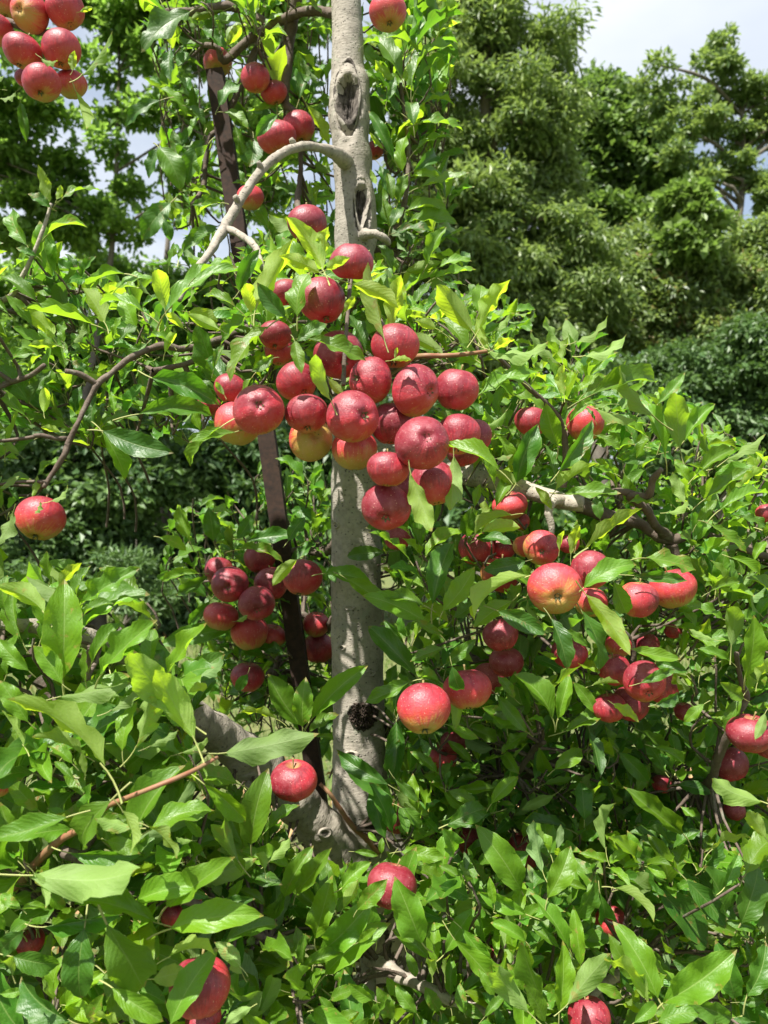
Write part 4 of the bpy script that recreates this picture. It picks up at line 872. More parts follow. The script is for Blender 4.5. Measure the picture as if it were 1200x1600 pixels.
hero('K', 0.92, [(515,155,300,388,'n',.45,.88),(575,200,655,385,'y',.45,.87),(690,270,855,390,'y',.45,.88),(310,230,0,350,'n',.3),(130,505,722,500,'u',.20,.9),(330,400,650,440,'d',.3,.95),(640,622,905,508,'n',.38),(778,648,1085,428,'n',.33),
 (700,292,985,172,'n',.42,.95),(955,75,1145,245,'n',.4,1.0),(1122,445,995,205,'u',.34,1.0),(800,752,1205,665,'n',.36,.9),(738,725,335,598,'n',.24,.93),(205,748,560,700,'d',.28,.96),(500,735,665,1075,'n',.55,.9),(395,750,345,1120,'d',.5,.93),
 (800,1200,990,850,'n',.42,.88),(1130,935,1005,825,'u',.42,.95),(790,885,1015,808,'y',.33,.95),(715,990,875,965,'u',.5,.95),(525,1030,745,1200,'n',.42,.88),(110,762,-10,875,'d',.45),(60,885,280,925,'d',.5),(60,975,20,870,'u',.6,.88),
 (0,1060,112,1040,'n',.4),(160,490,240,640,'u',.32,.88),(330,1190,60,1000,'d',.5,.92),(300,570,160,520,'n',.4,.98),(200,560,310,660,'n',.4,.98),(100,660,0,590,'n',.4),(100,660,210,640,'n',.4),(500,340,640,400,'n',.45,.94),(860,240,950,330,'n',.4,1.0),
 (180,200,40,60,'n',.4,1.0),(120,110,60,260,'n',.4,1.0),(900,340,820,330,'u',.4,1.0),(1060,380,1160,500,'n',.35,1.05),(420,1200,500,1050,'n',.4,.9),(1000,640,1200,600,'d',.3,1.0),(1180,1120,1060,1200,'u',.4,.9),(560,1200,430,1150,'y',.4,.88),
 (860,560,980,600,'d',.4,1.02),(350,60,250,-40,'n',.35,.93),(400,30,380,-60,'y',.4,.93),(20,760,-40,650,'n',.4,.98),(620,280,440,250,'u',.4,.9)])
hero('L', 1.18, [(112,452,142,168,'n',.40),(168,402,302,280,'n',.4),(82,462,-5,270,'n',.38),(190,522,265,425,'u',.5),(250,672,348,488,'n',.4),(302,655,442,475,'n',.36),(462,725,415,520,'n',.38),(378,842,435,605,'n',.36),(400,905,595,698,'n',.38),
 (420,995,655,778,'n',.35),(492,632,605,525,'n',.5,1.14),(498,715,565,615,'y',.55),(555,725,672,602,'n',.42,1.14),(332,965,338,830,'n',.35),(345,1092,405,975,'n',.75),(138,1175,235,975,'u',.35,1.1),(705,262,475,62,'d',.28,1.4),
 (672,425,615,195,'d',.34,1.4),(722,182,742,5,'d',.5,1.45),(738,482,918,500,'n',.35,1.3),(542,482,640,495,'n',.4,1.3),(822,862,712,618,'n',.42,1.12),(852,925,720,808,'n',.4,1.15),(882,942,862,785,'n',.45,1.2),(922,905,1045,715,'n',.38,1.2),
 (962,850,1112,1025,'n',.35,1.15),(990,802,1105,935,'n',.4,1.2),(868,1002,852,915,'y',.5,1.15),(742,1085,672,1000,'n',.45,1.2),(802,1155,725,1045,'n',.4,1.2),(900,1145,828,1045,'n',.5,1.18),(1002,1155,980,1040,'n',.45,1.2),(1010,675,1195,750,'n',.36,1.2),
 (1000,302,912,225,'n',.35,1.4),(1112,322,888,350,'d',.32,1.35),(0,862,222,758,'n',.42,1.05),(215,760,260,640,'n',.4),(60,640,170,690,'n',.4),(240,680,160,780,'n',.5),(330,960,470,890,'n',.4),(430,980,350,1000,'n',.4),(620,1100,520,1020,'n',.4,1.1),
 (440,1100,560,1060,'n',.4,1.1),(480,1180,400,1090,'n',.4,1.1),(630,1180,700,1080,'n',.35,1.15),(240,1060,140,1000,'d',.4,1.15),(20,700,80,600,'n',.4,1.15),(170,560,150,470,'u',.5,1.15),(700,500,640,590,'n',.4,1.3),(640,440,600,400,'n',.6,1.3),
 (655,490,660,430,'n',.8,1.28),(740,300,840,380,'n',.45,1.35),(730,290,760,400,'d',.4,1.35),(720,260,680,360,'d',.35,1.38),(920,1000,930,900,'y',.4,1.15),(1090,860,1060,740,'n',.4,1.25),(560,860,640,800,'n',.35,1.1),(760,900,800,1010,'n',.4,1.2),(700,1180,640,1060,'n',.4,1.15)])
hero('M', 1.18, [(172,645,28,400,'n',.38,1.25),(282,675,372,465,'n',.46),(190,742,-5,655,'n',.38),(190,855,68,770,'n',.42),(388,765,478,610,'d',.42),(372,885,248,668,'n',.36),(330,882,218,790,'n',.4),(420,955,388,728,'n',.33),
 (262,1105,185,835,'n',.36,1.1),(330,1155,345,870,'n',.32,1.1),(205,1155,5,950,'u',.28,1.05),(362,1122,540,915,'u',.34,1.08),(272,1192,165,1030,'n',.4,1.05),(742,1092,578,785,'n',.42,1.1),(705,1112,522,880,'y',.28,1.08),(762,1112,1045,900,'n',.36,1.08),
 (742,1192,910,1150,'n',.45,1.05),(642,1195,738,1105,'n',.4,1.05),(500,655,540,808,'d',.5,1.25),(558,632,742,722,'y',.33,1.22),(742,642,900,855,'d',.42,1.3),(862,602,1002,775,'d',.42,1.3),(1022,752,945,555,'d',.5,1.25),(1088,782,1195,555,'d',.5,1.2),
 (1062,1092,1015,895,'d',.45,1.2),(1112,1085,1195,870,'d',.48,1.15),(1150,802,1035,780,'d',.5,1.25),(1052,1175,840,1100,'d',.38,1.15),(962,475,1105,385,'y',.4,1.2),(930,555,1005,420,'d',.5,1.25),(1190,425,1105,300,'y',.42,1.15),(542,525,420,485,'n',.42,1.3),
 (60,700,40,590,'n',.4),(450,640,330,600,'n',.4,1.3),(620,740,560,620,'d',.4,1.4),(700,760,800,740,'d',.6,1.35),(860,860,960,880,'d',.4,1.35),(930,1000,820,940,'d',.45,1.35),(1080,1110,1180,1100,'d',.4,1.15),(950,1150,880,1060,'d',.4,1.2),
 (480,1040,600,1090,'n',.4,1.15),(640,1000,560,860,'n',.35,1.2),(560,1000,480,900,'n',.4,1.25),(180,1060,120,960,'n',.4,1.12),(60,1080,0,980,'n',.4,1.12),(20,1170,100,1080,'n',.4,1.1),(820,1180,900,1200,'n',.4,1.05),(1130,1190,1060,1180,'d',.4,1.1)])
for (px, py, r, Y, c, R), pf in zip(APPLES, APROT): protect_disc(px, py, r * pf, Y + .03)
# where the photograph shows bark, stake or the view behind, nothing may stand nearer
for poly, Y in [
 ([(518,0),(562,0),(572,120),(580,240),(583,380),(540,400),(522,360),(520,240),(516,140)],1.83),
 ([(519,790),(565,830),(585,830),(590,900),(594,1110),(598,1200),(560,1270),(524,1240),(519,1110),(521,900)],1.86),
 ([(322,110),(347,106),(384,380),(356,380)],2.05), ([(402,692),(430,690),(445,860),(412,860)],2.05), ([(446,950),(466,930),(477,1060),(452,1060)],2.05),
 ([(330,385),(350,340),(385,290),(440,235),(500,226),(530,240),(515,250),(440,252),(395,305),(362,350),(345,395)],1.75),
 ([(355,350),(400,370),(395,395),(355,372)],1.5),
 ([(310,1110),(350,1140),(420,1190),(430,1250),(490,1240),(530,1300),(530,1350),(470,1330),(420,1250),(360,1200),(330,1170)],1.7),
 ([(590,1440),(640,1440),(635,1500),(590,1500)],1.9), ([(505,1180),(598,1180),(602,1330),(560,1345),(520,1330)],1.86), ([(560,1475),(585,1490),(585,1540),(566,1540)],1.5), ([(590,1500),(640,1520),(700,1550),(690,1570),(600,1525)],1.45),
 ([(720,728),(765,735),(765,765),(722,755)],1.7), ([(880,775),(915,778),(913,795),(880,795)],1.5),
 ([(148,0),(215,0),(210,60),(150,50)],99), ([(0,165),(140,160),(150,150),(180,60),(215,80),(235,130),(238,250),(215,330),(225,385),(250,380),(250,395),(200,425),(150,400),(125,390),(140,330),(100,260),(50,260),(0,330)],99),
 ([(108,745),(130,700),(200,745),(240,720),(330,700),(395,705),(398,765),(340,775),(260,790),(245,860),(248,905),(320,965),(262,990),(215,890),(150,872),(75,868),(0,880),(0,850),(100,845)],99),
 ([(735,0),(1260,0),(1260,720),(1190,690),(1130,650),(1085,615),(1020,590),(1035,565),(965,520),(930,490),(900,500),(865,470),(825,470),(760,435),(735,420),(735,230),(712,150)],99)]:
    protect_poly(poly, Y)

# places the photograph shows in full sun: no random leaf may stand between them and the sun
LIT = [P(x_, y_, Y_) for x_, y_, Y_ in ((395,1180,1.52),(345,1135,1.46),(480,1262,1.64),(430,1215,1.58),(565,1165,1.75),(545,1250,1.75),(404,625,1.07),(552,635,1.06),(650,590,1.1),(660,680,1.02),(713,595,1.14),
       (459,1200,1.24),(867,900,1.13),(662,1090,1.12),(1007,1050,1.28),(63,795,1.15),(541,60,1.77),(770,520,1.3),(900,560,1.35),(1000,640,1.35),(100,1000,.97),(200,1100,.93),(250,1300,.9),(100,1350,.9),(480,1450,1.15),(900,1450,1.15),(1000,1480,1.15),(760,1500,1.15))]
def leaf_ok(b, d, n, L, wf, Y):
    for t_ in LIT:
        q = b + d * (L * .5) - t_; h = q.dot(SUN)
        if h > .03 and (q - SUN * h).length < .065: return False
    x = d.normalized(); z = (n - x * n.dot(x)).normalized(); y = z.cross(x)
    for (t, s) in ((.05, 0), (.25, 0), (.5, 0), (.75, 0), (.98, 0), (.3, .22), (.3, -.22), (.6, .2), (.6, -.2)):
        q = b + x * (L * t) + y * (L * wf * s)
        if q.y < .3: return False
        px, py = proj(q); cx, cy = cell(px, py)
        if 0 <= cx < GW and 0 <= cy < GH:
            if prot[cy, cx] > q.y: return False
    return True
NODES = []
def cluster(px, py, Y, n, Lm, up=0.5, flip=.12, spread=1.0, ax=None, yel=.25, br=1.0, hide=False):
    c = P(px, py, Y); A = ax or Vector((rnd.uniform(-.65, .65), rnd.uniform(-.75, .15), up + .25 + rnd.uniform(-.35, .4)))
    A = A.normalized(); u = A.orthogonal().normalized(); v = A.cross(u); k = 0; a0 = rnd.random() * 6.28
    sh = rnd.uniform(.02, .07)
    for i in range(n):
        a = a0 + i * 2.4; th = rnd.uniform(.3, 1.2) * spread
        d = A * math.cos(th) + (u * math.cos(a) + v * math.sin(a)) * math.sin(th); d.z -= .12
        L = Lm * rnd.uniform(.7, 1.2) * (0.8 + .3 * math.sin(i)); L = max(.035, L)
        nn = Vector((-.1, -.55, .75)) + Vector((rnd.uniform(-1, 1), rnd.uniform(-1, 1), rnd.uniform(-1, 1))) * .5
        nn += A * .3
        if rnd.random() < flip: nn = -nn
        wf = rnd.uniform(.8, 1.15); b = c + A * (sh * (i / n - .5)) + d * (L * .27)
        if d.cross(nn).length < .2: continue
        if leaf_ok(b, d, nn, L, wf, Y):
            ye = min(1, max(0, rnd.gauss(yel, .24))); add_leaf(b, d, nn, L, wf, (br * rnd.uniform(.65, 1.3), ye, 1.0 if rnd.random() < .8 else .4), Y); k += 1
    if k > 1: NODES.append((c - A * sh * .5, c + A * sh * .5))
def fill(poly, ny, yr, n, Lr, **kw):
    xs = [p[0] for p in poly]; ys = [p[1] for p in poly]; k = 0; g = 0
    while k < ny and g < 9000:
        g += 1; x = rnd.uniform(min(xs), max(xs)); y = rnd.uniform(min(ys), max(ys))
        if inpoly(x, y, poly): cluster(x, y, rnd.uniform(*yr), rnd.randint(*n), rnd.uniform(*Lr), **kw); k += 1
# upper left, behind the stake
fill([(228,-80),(520,-80),(520,420),(360,400),(300,420),(245,360),(255,230),(235,110)], 101, (2.05, 2.55), (5,8), (.075,.1), br=.9, yel=.2)
fill([(250,-60),(515,-60),(515,60),(250,60)], 18, (1.8, 2.1), (5,8), (.075,.1), br=.95)
fill([(568,-60),(620,-60),(700,60),(715,200),(700,420),(580,440)], 35, (1.85, 2.15), (5,8), (.07,.09), br=.95, yel=.2)
fill([(0,400),(60,420),(250,395),(430,390),(430,600),(330,680),(200,735),(120,700),(0,690)], 76, (1.3, 1.65), (5,8), (.07,.1), br=1.0)
fill([(-140,380),(10,380),(10,900),(-140,900)], 35, (1.1, 1.5), (5,8), (.08,.1), yel=.4)
fill([(390,380),(640,400),(800,460),(760,560),(640,520),(520,600),(420,600)], 70, (1.28, 1.7), (5,8), (.065,.09), yel=.35)
fill([(560,440),(700,400),(820,500),(1000,600),(1180,690),(1260,760),(1260,900),(600,880),(740,780),(700,660)], 176, (1.45, 1.95), (5,8), (.065,.092), yel=.3, flip=.16)
fill([(600,850),(1280,850),(1280,1130),(600,1130)], 190, (1.36, 2.1), (6,9), (.065,.09), yel=.25)
fill([(600,1110),(1280,1110),(1280,1380),(600,1380)], 260, (1.48, 2.1), (6,9), (.065,.09), yel=.22)
fill([(600,820),(1300,820),(1300,1500),(600,1500)], 150, (2.0, 2.7), (6,9), (.08,.1), yel=.15, br=.85)
fill([(600,60),(690,60),(715,200),(700,420),(600,440)], 32, (1.76, 1.95), (6,9), (.095,.12), up=.9, yel=.25)
fill([(250,770),(520,720),(520,1180),(330,1100),(320,970),(255,915)], 114, (1.95, 2.5), (5,8), (.07,.095), br=.9, yel=.15)
fill([(300,960),(520,960),(520,1160),(330,1120)], 54, (2.0, 2.6), (5,8), (.07,.095), br=.9, yel=.15)
fill([(-160,890),(180,905),(320,1010),(310,1120),(400,1200),(520,1330),(560,1480),(560,1680),(-160,1680)], 288, (1.0, 1.5), (6,9), (.08,.108), yel=.3, flip=.14)
fill([(560,1330),(1300,1330),(1300,1680),(560,1680)], 210, (1.2, 1.8), (6,9), (.072,.095), yel=.28)
fill([(330,1280),(560,1330),(560,1500),(380,1500)], 35, (1.35, 1.8), (5,8), (.065,.085), yel=.22)
# crown above the frame, which throws the dappled shade
fill([(180,-900),(900,-900),(800,-70),(250,-70)], 70, (1.85, 2.7), (5,8), (.07,.1), yel=.25)

# foremost 300 leaves as the photograph shows them: cast a grid of rays over coarse blades
tv = []; tf = []; own = []
CO = [(0, 0, 0), (.3, .2, .05), (.3, -.2, .05), (.65, .18, .02), (.65, -.18, .02), (1, 0, -.1)]
for i, l in enumerate(LEAVES):
    b = len(tv)
    for c in CO: tv.append(l['M'] @ Vector(c))
    for f in ((0,2,1),(1,2,4),(1,4,3),(3,4,5)): tf.append(tuple(b + q for q in f)); own.append(i)
ob0 = len(tf)
for (px, py, r, Y, c, R) in APPLES:
    b = len(tv); n = 10
    tv += [c + Vector((math.cos(q*6.283/n), 0, math.sin(q*6.283/n))) * R for q in range(n)]; tf.append(tuple(range(b, b+n))); own.append(-1)
bvh = BVHTree.FromPolygons(tv, tf); hits = np.zeros(len(LEAVES)); O = Vector((0, 0, CAMZ))
for y in range(0, 1600, 6):
    for x in range(0, 1200, 6):
        r = bvh.ray_cast(O, P(x, y, 1.0) - O)
        if r[2] is not None and own[r[2]] >= 0: hits[own[r[2]]] += 1
order = np.argsort(-hits); top = set(int(i) for i in order[:300])
print('leaves', len(LEAVES), 'heroes', sum(l['hero'] for l in LEAVES), 'visible', int((hits > 0).sum()))
for i in sorted(top):
    l = LEAVES[i]; o = link('leaf', ME_LEAF[l['k']]); o.parent = tree
    o.matrix_parent_inverse = Matrix.Translation(tree.location).inverted(); o.matrix_basis = l['M']; o.color = (*l['tint'], 1)
Vs = []; Fs = []; Us = []; Cs = []; off = 0
for i, l in enumerate(LEAVES):
    if i in top: continue
    V, F, UV = (LEAFLOW if hits[i] < 3 else LEAFV)[l['k']]; M = np.array(l['M']); Vs.append(V @ M[:3, :3].T + M[:3, 3]); Fs.append(F + off); Us.append(UV[F.ravel()])
    Cs.append(np.tile(np.array([*l['tint'], 1.0]), (len(V), 1))); off += len(V)
fo = link('foliage', mesh_np('foliage', np.concatenate(Vs), np.concatenate(Fs), np.concatenate(Us), np.concatenate(Cs), M_leaf)); root_offset(fo, tree)
fo['kind'] = 'stuff'

# fine twigs carrying the leaf clusters and hero leaves
from mathutils.kdtree import KDTree
kd = KDTree(len(SKEL))
for i, (p, r) in enumerate(SKEL): kd.insert(p, i)
kd.balance()
Vs = []; Fs = []; Us = []; off = 0
for (a, b) in NODES:
    co, idx, dist = kd.find(a + Vector((0, .05, -.03)))
    if dist > .28: 
        co = a + Vector((rnd.uniform(-.05,.05), .16, -.16)); r0 = .003
    else: r0 = min(.0045, SKEL[idx][1])
    if proj(a)[1] < -20 and proj(co)[1] > -60: continue
    mid = (a + co) / 2 + Vector((rnd.uniform(-.02,.02), .03 + rnd.uniform(0,.03), rnd.uniform(-.02,.01)))
    path = catmull([(co, r0), (mid, .0028), (a, .0024), (b, .0018)], .03); V, F, UV = tube_arrays(path, 5, .12, 60, cap=False)
    Vs.append(V); Fs.append(F[0] + off); Us.append(UV); off += len(V)
tw = link('twigs', mesh_np('twigs', np.concatenate(Vs), np.concatenate(Fs), np.concatenate(Us), mat=M_twig)); root_offset(tw, tree); tw['kind'] = 'stuff'

# ---------------------------------------------------------------- ground, grass
gk = NT('meadow_ground'); gp = gk.n('ShaderNodeNewGeometry').outputs['Position']
gc = gk.mix(gk.mapr(gk.noise(gp, 1.7, 5, .6), .35, .65, 0, 1), (0.060, 0.105, 0.022), (0.115, 0.135, 0.035))
gc = gk.mix(gk.mapr(gk.noise(gp, 28, 4, .7), .45, .7, 0, .7), gc, (0.20, 0.155, 0.075))
M_ground = gk.finish(gk.n('ShaderNodeBsdfPrincipled', {'Base Color': gc, 'Roughness': .95, 'Normal': gk.bump(gk.noise(gp, 60, 4, .7), .8, .02)}).outputs[0])
def terrain():
    n = 70; V = []; F = []
    for i in range(n + 1):
        for j in range(n + 1):
            u = (i / n * 2 - 1); v = (j / n * 2 - 1); x = math.copysign(abs(u) ** 2.4, u) * 320; y = math.copysign(abs(v) ** 2.4, v) * 320
            r = math.hypot(x, y); V.append((x, y, 0.04 * noise.noise(Vector((x * .6, y * .6, 0))) * min(1, r / 3) - (0.02 if r < 3 else 0)))
    for i in range(n):
        for j in range(n): a = i * (n+1) + j; F.append((a, a+n+1, a+n+2, a+1))
    tag(link('ground', mesh_np('ground', np.array(V), np.array(F), mat=M_ground)), kind='structure')
terrain()
M_grass = bg_leaf_mat('grass_blade', (0.085, 0.17, 0.028), (0.16, 0.21, 0.05), (0.22, 0.36, .05), .6, .3)
M_dead = plain_mat('dead_leaf', (0.34, 0.22, 0.11), .9, (.20, .11, .05), 30)
npr = np.random.default_rng(5)
def blades(name, cnt, x0, x1, y0, y1, h, mat, label):
    x = npr.uniform(x0, x1, cnt); y = y0 + (y1 - y0) * npr.random(cnt) ** 1.6; a = npr.uniform(0, 6.283, cnt); hh = h * npr.uniform(.5, 1.3, cnt); w = .004 * npr.uniform(.7, 1.5, cnt) * (1 + y / 6)
    lean = npr.uniform(.1, .6, cnt) * hh; la = npr.uniform(0, 6.283, cnt); V = np.zeros((cnt, 4, 3))
    V[:, 0] = np.stack([x - np.cos(a)*w, y - np.sin(a)*w, 0*x - .02], 1); V[:, 1] = np.stack([x + np.cos(a)*w, y + np.sin(a)*w, 0*x - .02], 1)
    V[:, 2] = np.stack([x + np.cos(a)*w*.7 + np.cos(la)*lean*.4, y + np.sin(a)*w*.7 + np.sin(la)*lean*.4, hh*.6], 1); V[:, 3] = np.stack([x + np.cos(la)*lean, y + np.sin(la)*lean, hh], 1)
    b = np.arange(cnt)[:, None] * 4; F = np.concatenate([b + np.array([[0, 1, 2]]), b + np.array([[0, 2, 3]])])
    col = np.ones((cnt, 4, 4)); col[:, :, 0] = npr.uniform(.8, 1.2, cnt)[:, None]; col[:, :, 1] = npr.random(cnt)[:, None]; col[:, :, 2] = (npr.random(cnt) < .08)[:, None] * .8
    tag(link(name, mesh_np(name, V.reshape(-1, 3), F, None, col.reshape(-1, 4), mat)), label, 'grass', kind='stuff')
blades('grass', 35000, -6, 7, 1.2, 12, .085, M_grass, 'short sunlit grass under and behind the apple tree')
# brown fallen litter at the lower right and lower left
V = []; F = []
for i in range(1500):
    cx, cy = ((1.75, 3.9) if i % 3 else (-.9, 3.6)); x = rnd.gauss(cx, .55); y = rnd.gauss(cy, .5); a = rnd.random() * 6.28; s = rnd.uniform(.02, .045); b = len(V)
    for q in range(4): V.append((x + math.cos(a + q*1.57) * s * (1 if q % 2 else .5), y + math.sin(a + q*1.57) * s * (1 if q % 2 else .5), .03 + rnd.uniform(0, .05)))
    F.append((b, b+1, b+2, b+3))
tag(link('fallen_leaves', mesh_np('fallen_leaves', np.array(V), np.array(F), mat=M_dead)), 'dry brown fallen leaves lying in the grass', 'leaf litter', kind='stuff')

# ---------------------------------------------------------------- trees behind
M_tbark = bark_mat('wood_bark', (0.11, 0.095, 0.075), (0.16, 0.14, 0.115), (0.05, 0.042, 0.034), 0.0, .5)
M_oak = bg_leaf_mat('oak_leaf', (0.090, 0.155, 0.050), (0.200, 0.255, 0.092), (0.34, 0.48, .09), .45, .38)
M_maple = bg_leaf_mat('maple_leaf', (0.060, 0.130, 0.032), (0.14, 0.23, 0.040), (0.34, 0.58, .08), .5, .42)
M_bright = bg_leaf_mat('bright_leaf', (0.068, 0.130, 0.036), (0.15, 0.22, 0.05), (0.24, 0.40, .06), .5, .34)
M_dark = bg_leaf_mat('dark_leaf', (0.044, 0.098, 0.028), (0.092, 0.155, 0.042), (0.16, 0.30, .05), .5, .25)  # darker leaf tone, part of the understory's shade is put into it
def leaf_cloud(cl, per, ls, ratio, droop, yel, rust, seed, up=.8):
    """cl: (centre xyz, radius) clumps; leaves are folded rhombs lying over each clump's shell"""
    g = np.random.default_rng(seed); C = np.array([list(c) for c, r in cl]); R = np.array([r for c, r in cl]); m = len(cl)
    cnt = np.maximum(8, (per * (R / R.mean()) ** 2)).astype(int); idx = np.repeat(np.arange(m), cnt); n = len(idx)
    d = g.normal(size=(n, 3)); d /= np.linalg.norm(d, axis=1)[:, None]; d[:, 2] = np.where(d[:, 2] < -.3, -d[:, 2] * .6, d[:, 2])
    rad = g.uniform(.35, 1.05, n) ** .6; wob = 1 + .35 * np.sin(d[:, 0]*5 + C[idx, 2]*9) * np.cos(d[:, 1]*4 + C[idx, 0]*7)
    p = C[idx] + d * (R[idx] * rad * wob)[:, None] * np.array([1, 1, .75])
    ax = d * .6 + g.normal(size=(n, 3)) * .55; ax[:, 2] -= droop; ax /= np.linalg.norm(ax, axis=1)[:, None]
    nn = d * .5 + g.normal(size=(n, 3)) * .55; nn[:, 2] += up; nn -= ax * (nn * ax).sum(1)[:, None]; nn /= np.linalg.norm(nn, axis=1)[:, None] + 1e-9
    sd = np.cross(nn, ax); L = (ls * g.uniform(.6, 1.3, n))[:, None]; W = L * ratio
    V = np.zeros((n, 4, 3)); V[:, 0] = p; V[:, 1] = p + ax*L*.5 + sd*W*.5 + nn*W*.15; V[:, 2] = p + ax*L - nn*L*.12; V[:, 3] = p + ax*L*.5 - sd*W*.5 + nn*W*.15
    b = np.arange(n)[:, None] * 4; F = np.concatenate([b + np.array([[0, 1, 2]]), b + np.array([[0, 2, 3]])])
    hue = g.normal(0, .18, m)[idx]; col = np.ones((n, 4, 4)); col[:, :, 0] = (g.uniform(.75, 1.25, n) * (1 + hue*.5))[:, None]
    col[:, :, 1] = np.clip(yel + hue + g.normal(0, .2, n), 0, 1)[:, None]; rc = g.random(m) < rust; col[:, :, 2] = (rc[idx] * (d[:, 2] > .35) * (g.random(n) < .5) * .6)[:, None]
    return V.reshape(-1, 3), F, col.reshape(-1, 4)
NL = [0]
def tree_bg(name, label, cat, base, Y, blobs, mat, leaf, nclump, per, ratio=.4, droop=.3, yel=.4, rust=0.0, seed=1, depth=1.0, cr=(.25,.5), trunkr=.16, limbs=8, lean=0, group='trees behind the apple tree', fr=None):
    """blobs: ellipses (px, py, rx, ry[, weight]) of crown seen at distance Y; clumps are spread through each ellipsoid's depth"""
    g = random.Random(seed); cl = []; wsum = sum(b[2]*b[3] for b in blobs)
    for b in blobs:
        c = P(b[0], b[1], Y); rx, rz = S(b[2], Y), S(b[3], Y); ry = max(.6, min(rx, rz) * depth)
        for i in range(max(2, int(nclump * b[2]*b[3] / wsum))):
            u = Vector((g.gauss(0,1), g.gauss(0,1), g.gauss(0,1))).normalized() * g.random() ** .4
            if u.y > .3 and g.random() < .5: u.y = -u.y
            rr = g.uniform(*cr); q = c + Vector((u.x*max(.1, rx-rr*.4), u.y*ry, u.z*max(.1, rz-rr*.4))); cl.append((q, rr))
    bx = S(base - 600, Y); root = empty(name, (bx, Y, 0)); tag(root, label, cat, group)
    V, F, Cc = leaf_cloud(cl, per, leaf, ratio, droop, yel, rust, seed); NL[0] += len(F)
    o = link('crown', mesh_np('crown', V, F, None, Cc, mat, smooth=False)); root_offset(o, root); o['kind'] = 'stuff'
    zs = [c.z for c, r in cl]; top = max(zs); lo = min(zs); path = [(Vector((bx, Y, -.1)), trunkr*1.3)]; mx_ = sum(c.x for c, r in cl) / len(cl)
    for t in (.15, .35, .6, .85, 1.0): path.append((Vector((bx + (mx_ - bx)*t*t + g.uniform(-.15,.15), Y + g.uniform(-.15,.15), top*.93*t)), trunkr*(1.05 - .9*t)))
    path = catmull(path, .25); V, Fl, UV = tube_arrays(path, 10, .08, 3); root_offset(link('trunk', mesh_np('trunk', V, Fl, UV, mat=M_tbark)), root)
    for (c, r) in g.sample(cl, min(len(cl), limbs * 2)):
        cand = [p for p in path if p[0].z < c.z - .3 * abs(c.x - p[0].x)]; s = max(cand, key=lambda p: p[0].z) if cand else path[1]
        m = s[0].lerp(c, .5) + Vector((g.uniform(-.15,.15), g.uniform(-.15,.15), g.uniform(0,.25)))
        V, Fl, UV = tube_arrays(catmull([(s[0], min(s[1]*.7, trunkr*.35)), (m, trunkr*.22), (c, trunkr*.07)], .2), 6, .1, 4, cap=False)
        root_offset(link('limb', mesh_np('limb', V, Fl, UV, mat=M_tbark)), root)
    return root
tree_bg('oak_tree', 'tall olive green tree with drooping narrow leaves right of the apple trunk', 'tree', 760, 11.5,
    [(720,-60,80,100),(775,60,75,80),(860,90,45,50),(680,130,110,120),(800,190,115,90),(700,290,120,110),(860,290,62,60),(800,330,100,80),(740,430,130,100),(890,400,75,70),(850,470,110,80),(930,470,50,50),(640,420,80,100),(720,560,130,90),(860,580,120,80)],
    M_oak, .14, 470, 210, ratio=.30, droop=.5, yel=.45, seed=3, cr=(.2,.42), trunkr=.22, limbs=12)
tree_bg('maple_tree', 'bright green leafy tree filling the notch behind the olive green tree', 'tree', 930, 17,
    [(925,170,34,56),(915,260,60,90),(975,200,48,45),(990,270,70,70),(940,360,80,70),(1010,370,60,60)], M_bright, .17, 150, 330, ratio=.7, droop=.2, yel=.35, seed=4, cr=(.35,.65), trunkr=.2)
tree_bg('oak_tree', 'open crowned tree with sky showing between its dark tufts at the top right', 'tree', 1128, 14.5,
    [(1115,85,22,17),(1095,110,20,22),(1125,125,32,24),(1012,122,24,16),(1040,140,18,20),(1030,165,18,22),(1045,200,16,24),(1080,175,30,20),(1150,160,30,28),(1185,150,24,24),(1100,205,34,30),(1160,215,30,26),(1195,200,18,40),(1075,230,24,24),
     (1125,265,44,26),(1170,285,28,30),(1090,300,26,26),(1200,320,34,50),(1130,345,24,14),(1240,200,50,90),(1050,250,16,16)], M_oak, .13, 120, 150, ratio=.45, droop=.2, yel=.15, seed=6, cr=(.15,.28), trunkr=.17, limbs=14, depth=1.0)
tree_bg('sumac_tree', 'light green bushy tree tipped with rusty seed heads at the right', 'tree', 1050, 12.5,
    [(960,440,60,60),(1000,400,60,50),(1030,470,90,70),(960,520,90,60),(1120,440,90,50),(1080,540,110,70),(1190,480,70,70),(1180,390,50,50),(1210,560,60,80)], M_oak, .115, 330, 220, ratio=.38, droop=.4, yel=.45, rust=.30, seed=7, cr=(.22,.45), trunkr=.12)
tree_bg('young_maple_tree', 'small vivid yellow green tree glowing between darker crowns on the right', 'tree', 1070, 12.0,
    [(1060,330,26,26),(1075,365,32,30),(1050,385,30,26),(1080,400,26,22),(1045,420,22,20)], M_bright, .15, 46, 240, ratio=.7, droop=.1, yel=.75, seed=8, cr=(.2,.34), trunkr=.08, limbs=4)  # strong light on the crown is put into this yellower tint
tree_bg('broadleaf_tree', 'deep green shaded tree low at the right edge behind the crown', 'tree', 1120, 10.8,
    [(1050,620,110,80),(1160,600,90,110),(1120,690,130,90),(1240,650,80,140),(960,640,80,70)], M_dark, .11, 300, 240, ratio=.42, droop=.4, yel=.45, seed=9, cr=(.18,.36), trunkr=.12)
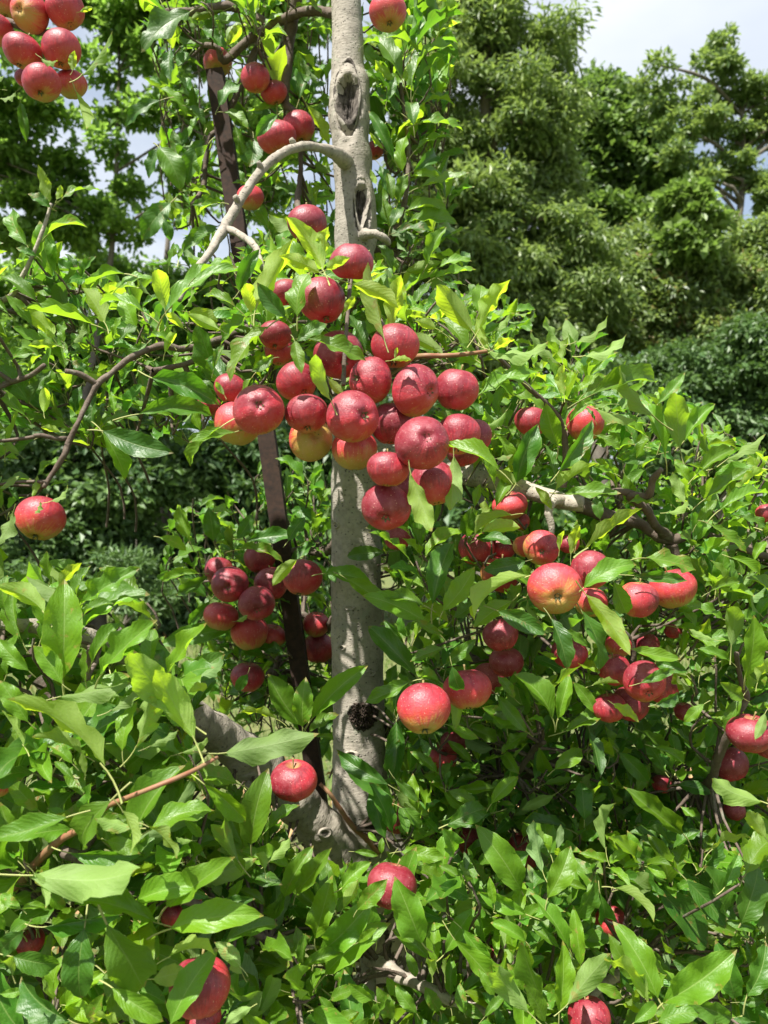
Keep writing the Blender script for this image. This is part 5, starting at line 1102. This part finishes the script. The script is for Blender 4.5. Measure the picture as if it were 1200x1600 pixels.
# left side: open maple crowns with sky between, dark understory below
tree_bg('maple_tree', 'open light green tree whose thin dark trunk forks against the sky at the left', 'tree', 142, 10.5,
    [(30,180,50,30),(90,200,40,26),(20,250,50,40),(95,265,36,26),(60,320,60,34),(200,60,44,40),(175,130,34,24),(250,20,50,40),(230,110,28,30),(120,10,60,34),(175,180,20,14),(185,240,26,18),(230,200,22,22),(160,330,30,20),(110,370,50,28),(30,390,60,40),
     (200,300,24,20),(300,60,50,60),(290,180,40,50),(300,300,40,40),(190,370,18,14),(60,110,40,24),(20,40,60,40),(300,-40,80,50),(150,-50,90,40),(-60,250,60,120),(440,60,90,70),(430,200,70,80),(245,350,16,22)], M_maple, .115, 400, 125, ratio=.62, droop=.15, yel=.6, seed=12, cr=(.12,.30), trunkr=.075, limbs=9, depth=1.2)
tree_bg('maple_tree', 'leafy green tree behind the left branch, below the gap of sky', 'tree', 250, 12.5,
    [(40,470,90,60),(140,450,80,40),(260,470,70,50),(60,560,110,70),(220,550,110,70),(360,500,100,90),(470,430,80,80),(300,620,130,60),(100,640,120,60),(400,300,50,60),(450,560,100,90)], M_maple, .12, 260, 280, ratio=.6, droop=.2, yel=.3, seed=13, cr=(.25,.5), trunkr=.16)
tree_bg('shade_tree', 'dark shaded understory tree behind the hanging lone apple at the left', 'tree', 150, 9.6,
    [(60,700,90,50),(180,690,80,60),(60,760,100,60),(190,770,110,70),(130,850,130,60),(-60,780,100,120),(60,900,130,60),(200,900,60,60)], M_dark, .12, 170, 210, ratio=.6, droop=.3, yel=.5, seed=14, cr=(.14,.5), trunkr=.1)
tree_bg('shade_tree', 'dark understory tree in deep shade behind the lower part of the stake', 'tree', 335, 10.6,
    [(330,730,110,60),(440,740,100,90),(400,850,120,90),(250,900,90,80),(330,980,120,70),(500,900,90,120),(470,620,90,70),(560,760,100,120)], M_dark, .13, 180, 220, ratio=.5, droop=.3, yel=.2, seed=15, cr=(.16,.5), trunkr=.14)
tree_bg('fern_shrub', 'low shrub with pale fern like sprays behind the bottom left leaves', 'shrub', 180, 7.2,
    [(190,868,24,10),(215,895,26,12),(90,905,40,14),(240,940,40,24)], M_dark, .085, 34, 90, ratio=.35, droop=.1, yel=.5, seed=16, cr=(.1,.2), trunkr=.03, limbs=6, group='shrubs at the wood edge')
# canopy added to shade the left understory, reaching toward the camera, mostly above the frame
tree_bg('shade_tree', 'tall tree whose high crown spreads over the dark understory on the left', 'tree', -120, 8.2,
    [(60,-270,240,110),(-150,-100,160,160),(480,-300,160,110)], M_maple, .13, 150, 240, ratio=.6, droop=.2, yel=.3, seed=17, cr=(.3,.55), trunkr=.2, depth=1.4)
# far wood closing the horizon
def far_wood():
    cl = []; g = random.Random(31)
    for i in range(1500):
        x = g.uniform(-42, 46); y = g.uniform(22, 34); h = 6.5 + 2.2 * noise.noise(Vector((x * .12, 3, 1))) * 2 + (-2.2 if -12 < x < -4 else 0)
        if x > 6: h = 9.5 + noise.noise(Vector((x * .2, 3, 1))) * 2
        cl.append((Vector((x, y, g.random() ** (1.8 if i % 2 else .8) * h)), g.uniform(.8, 1.6)))
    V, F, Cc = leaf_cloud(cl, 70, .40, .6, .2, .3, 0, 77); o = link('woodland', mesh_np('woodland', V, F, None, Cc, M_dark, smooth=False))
    tag(o, 'far off mass of dark green woodland closing the view behind the nearer trees', 'woodland', kind='stuff')
far_wood()
print('bg tris', NL[0])
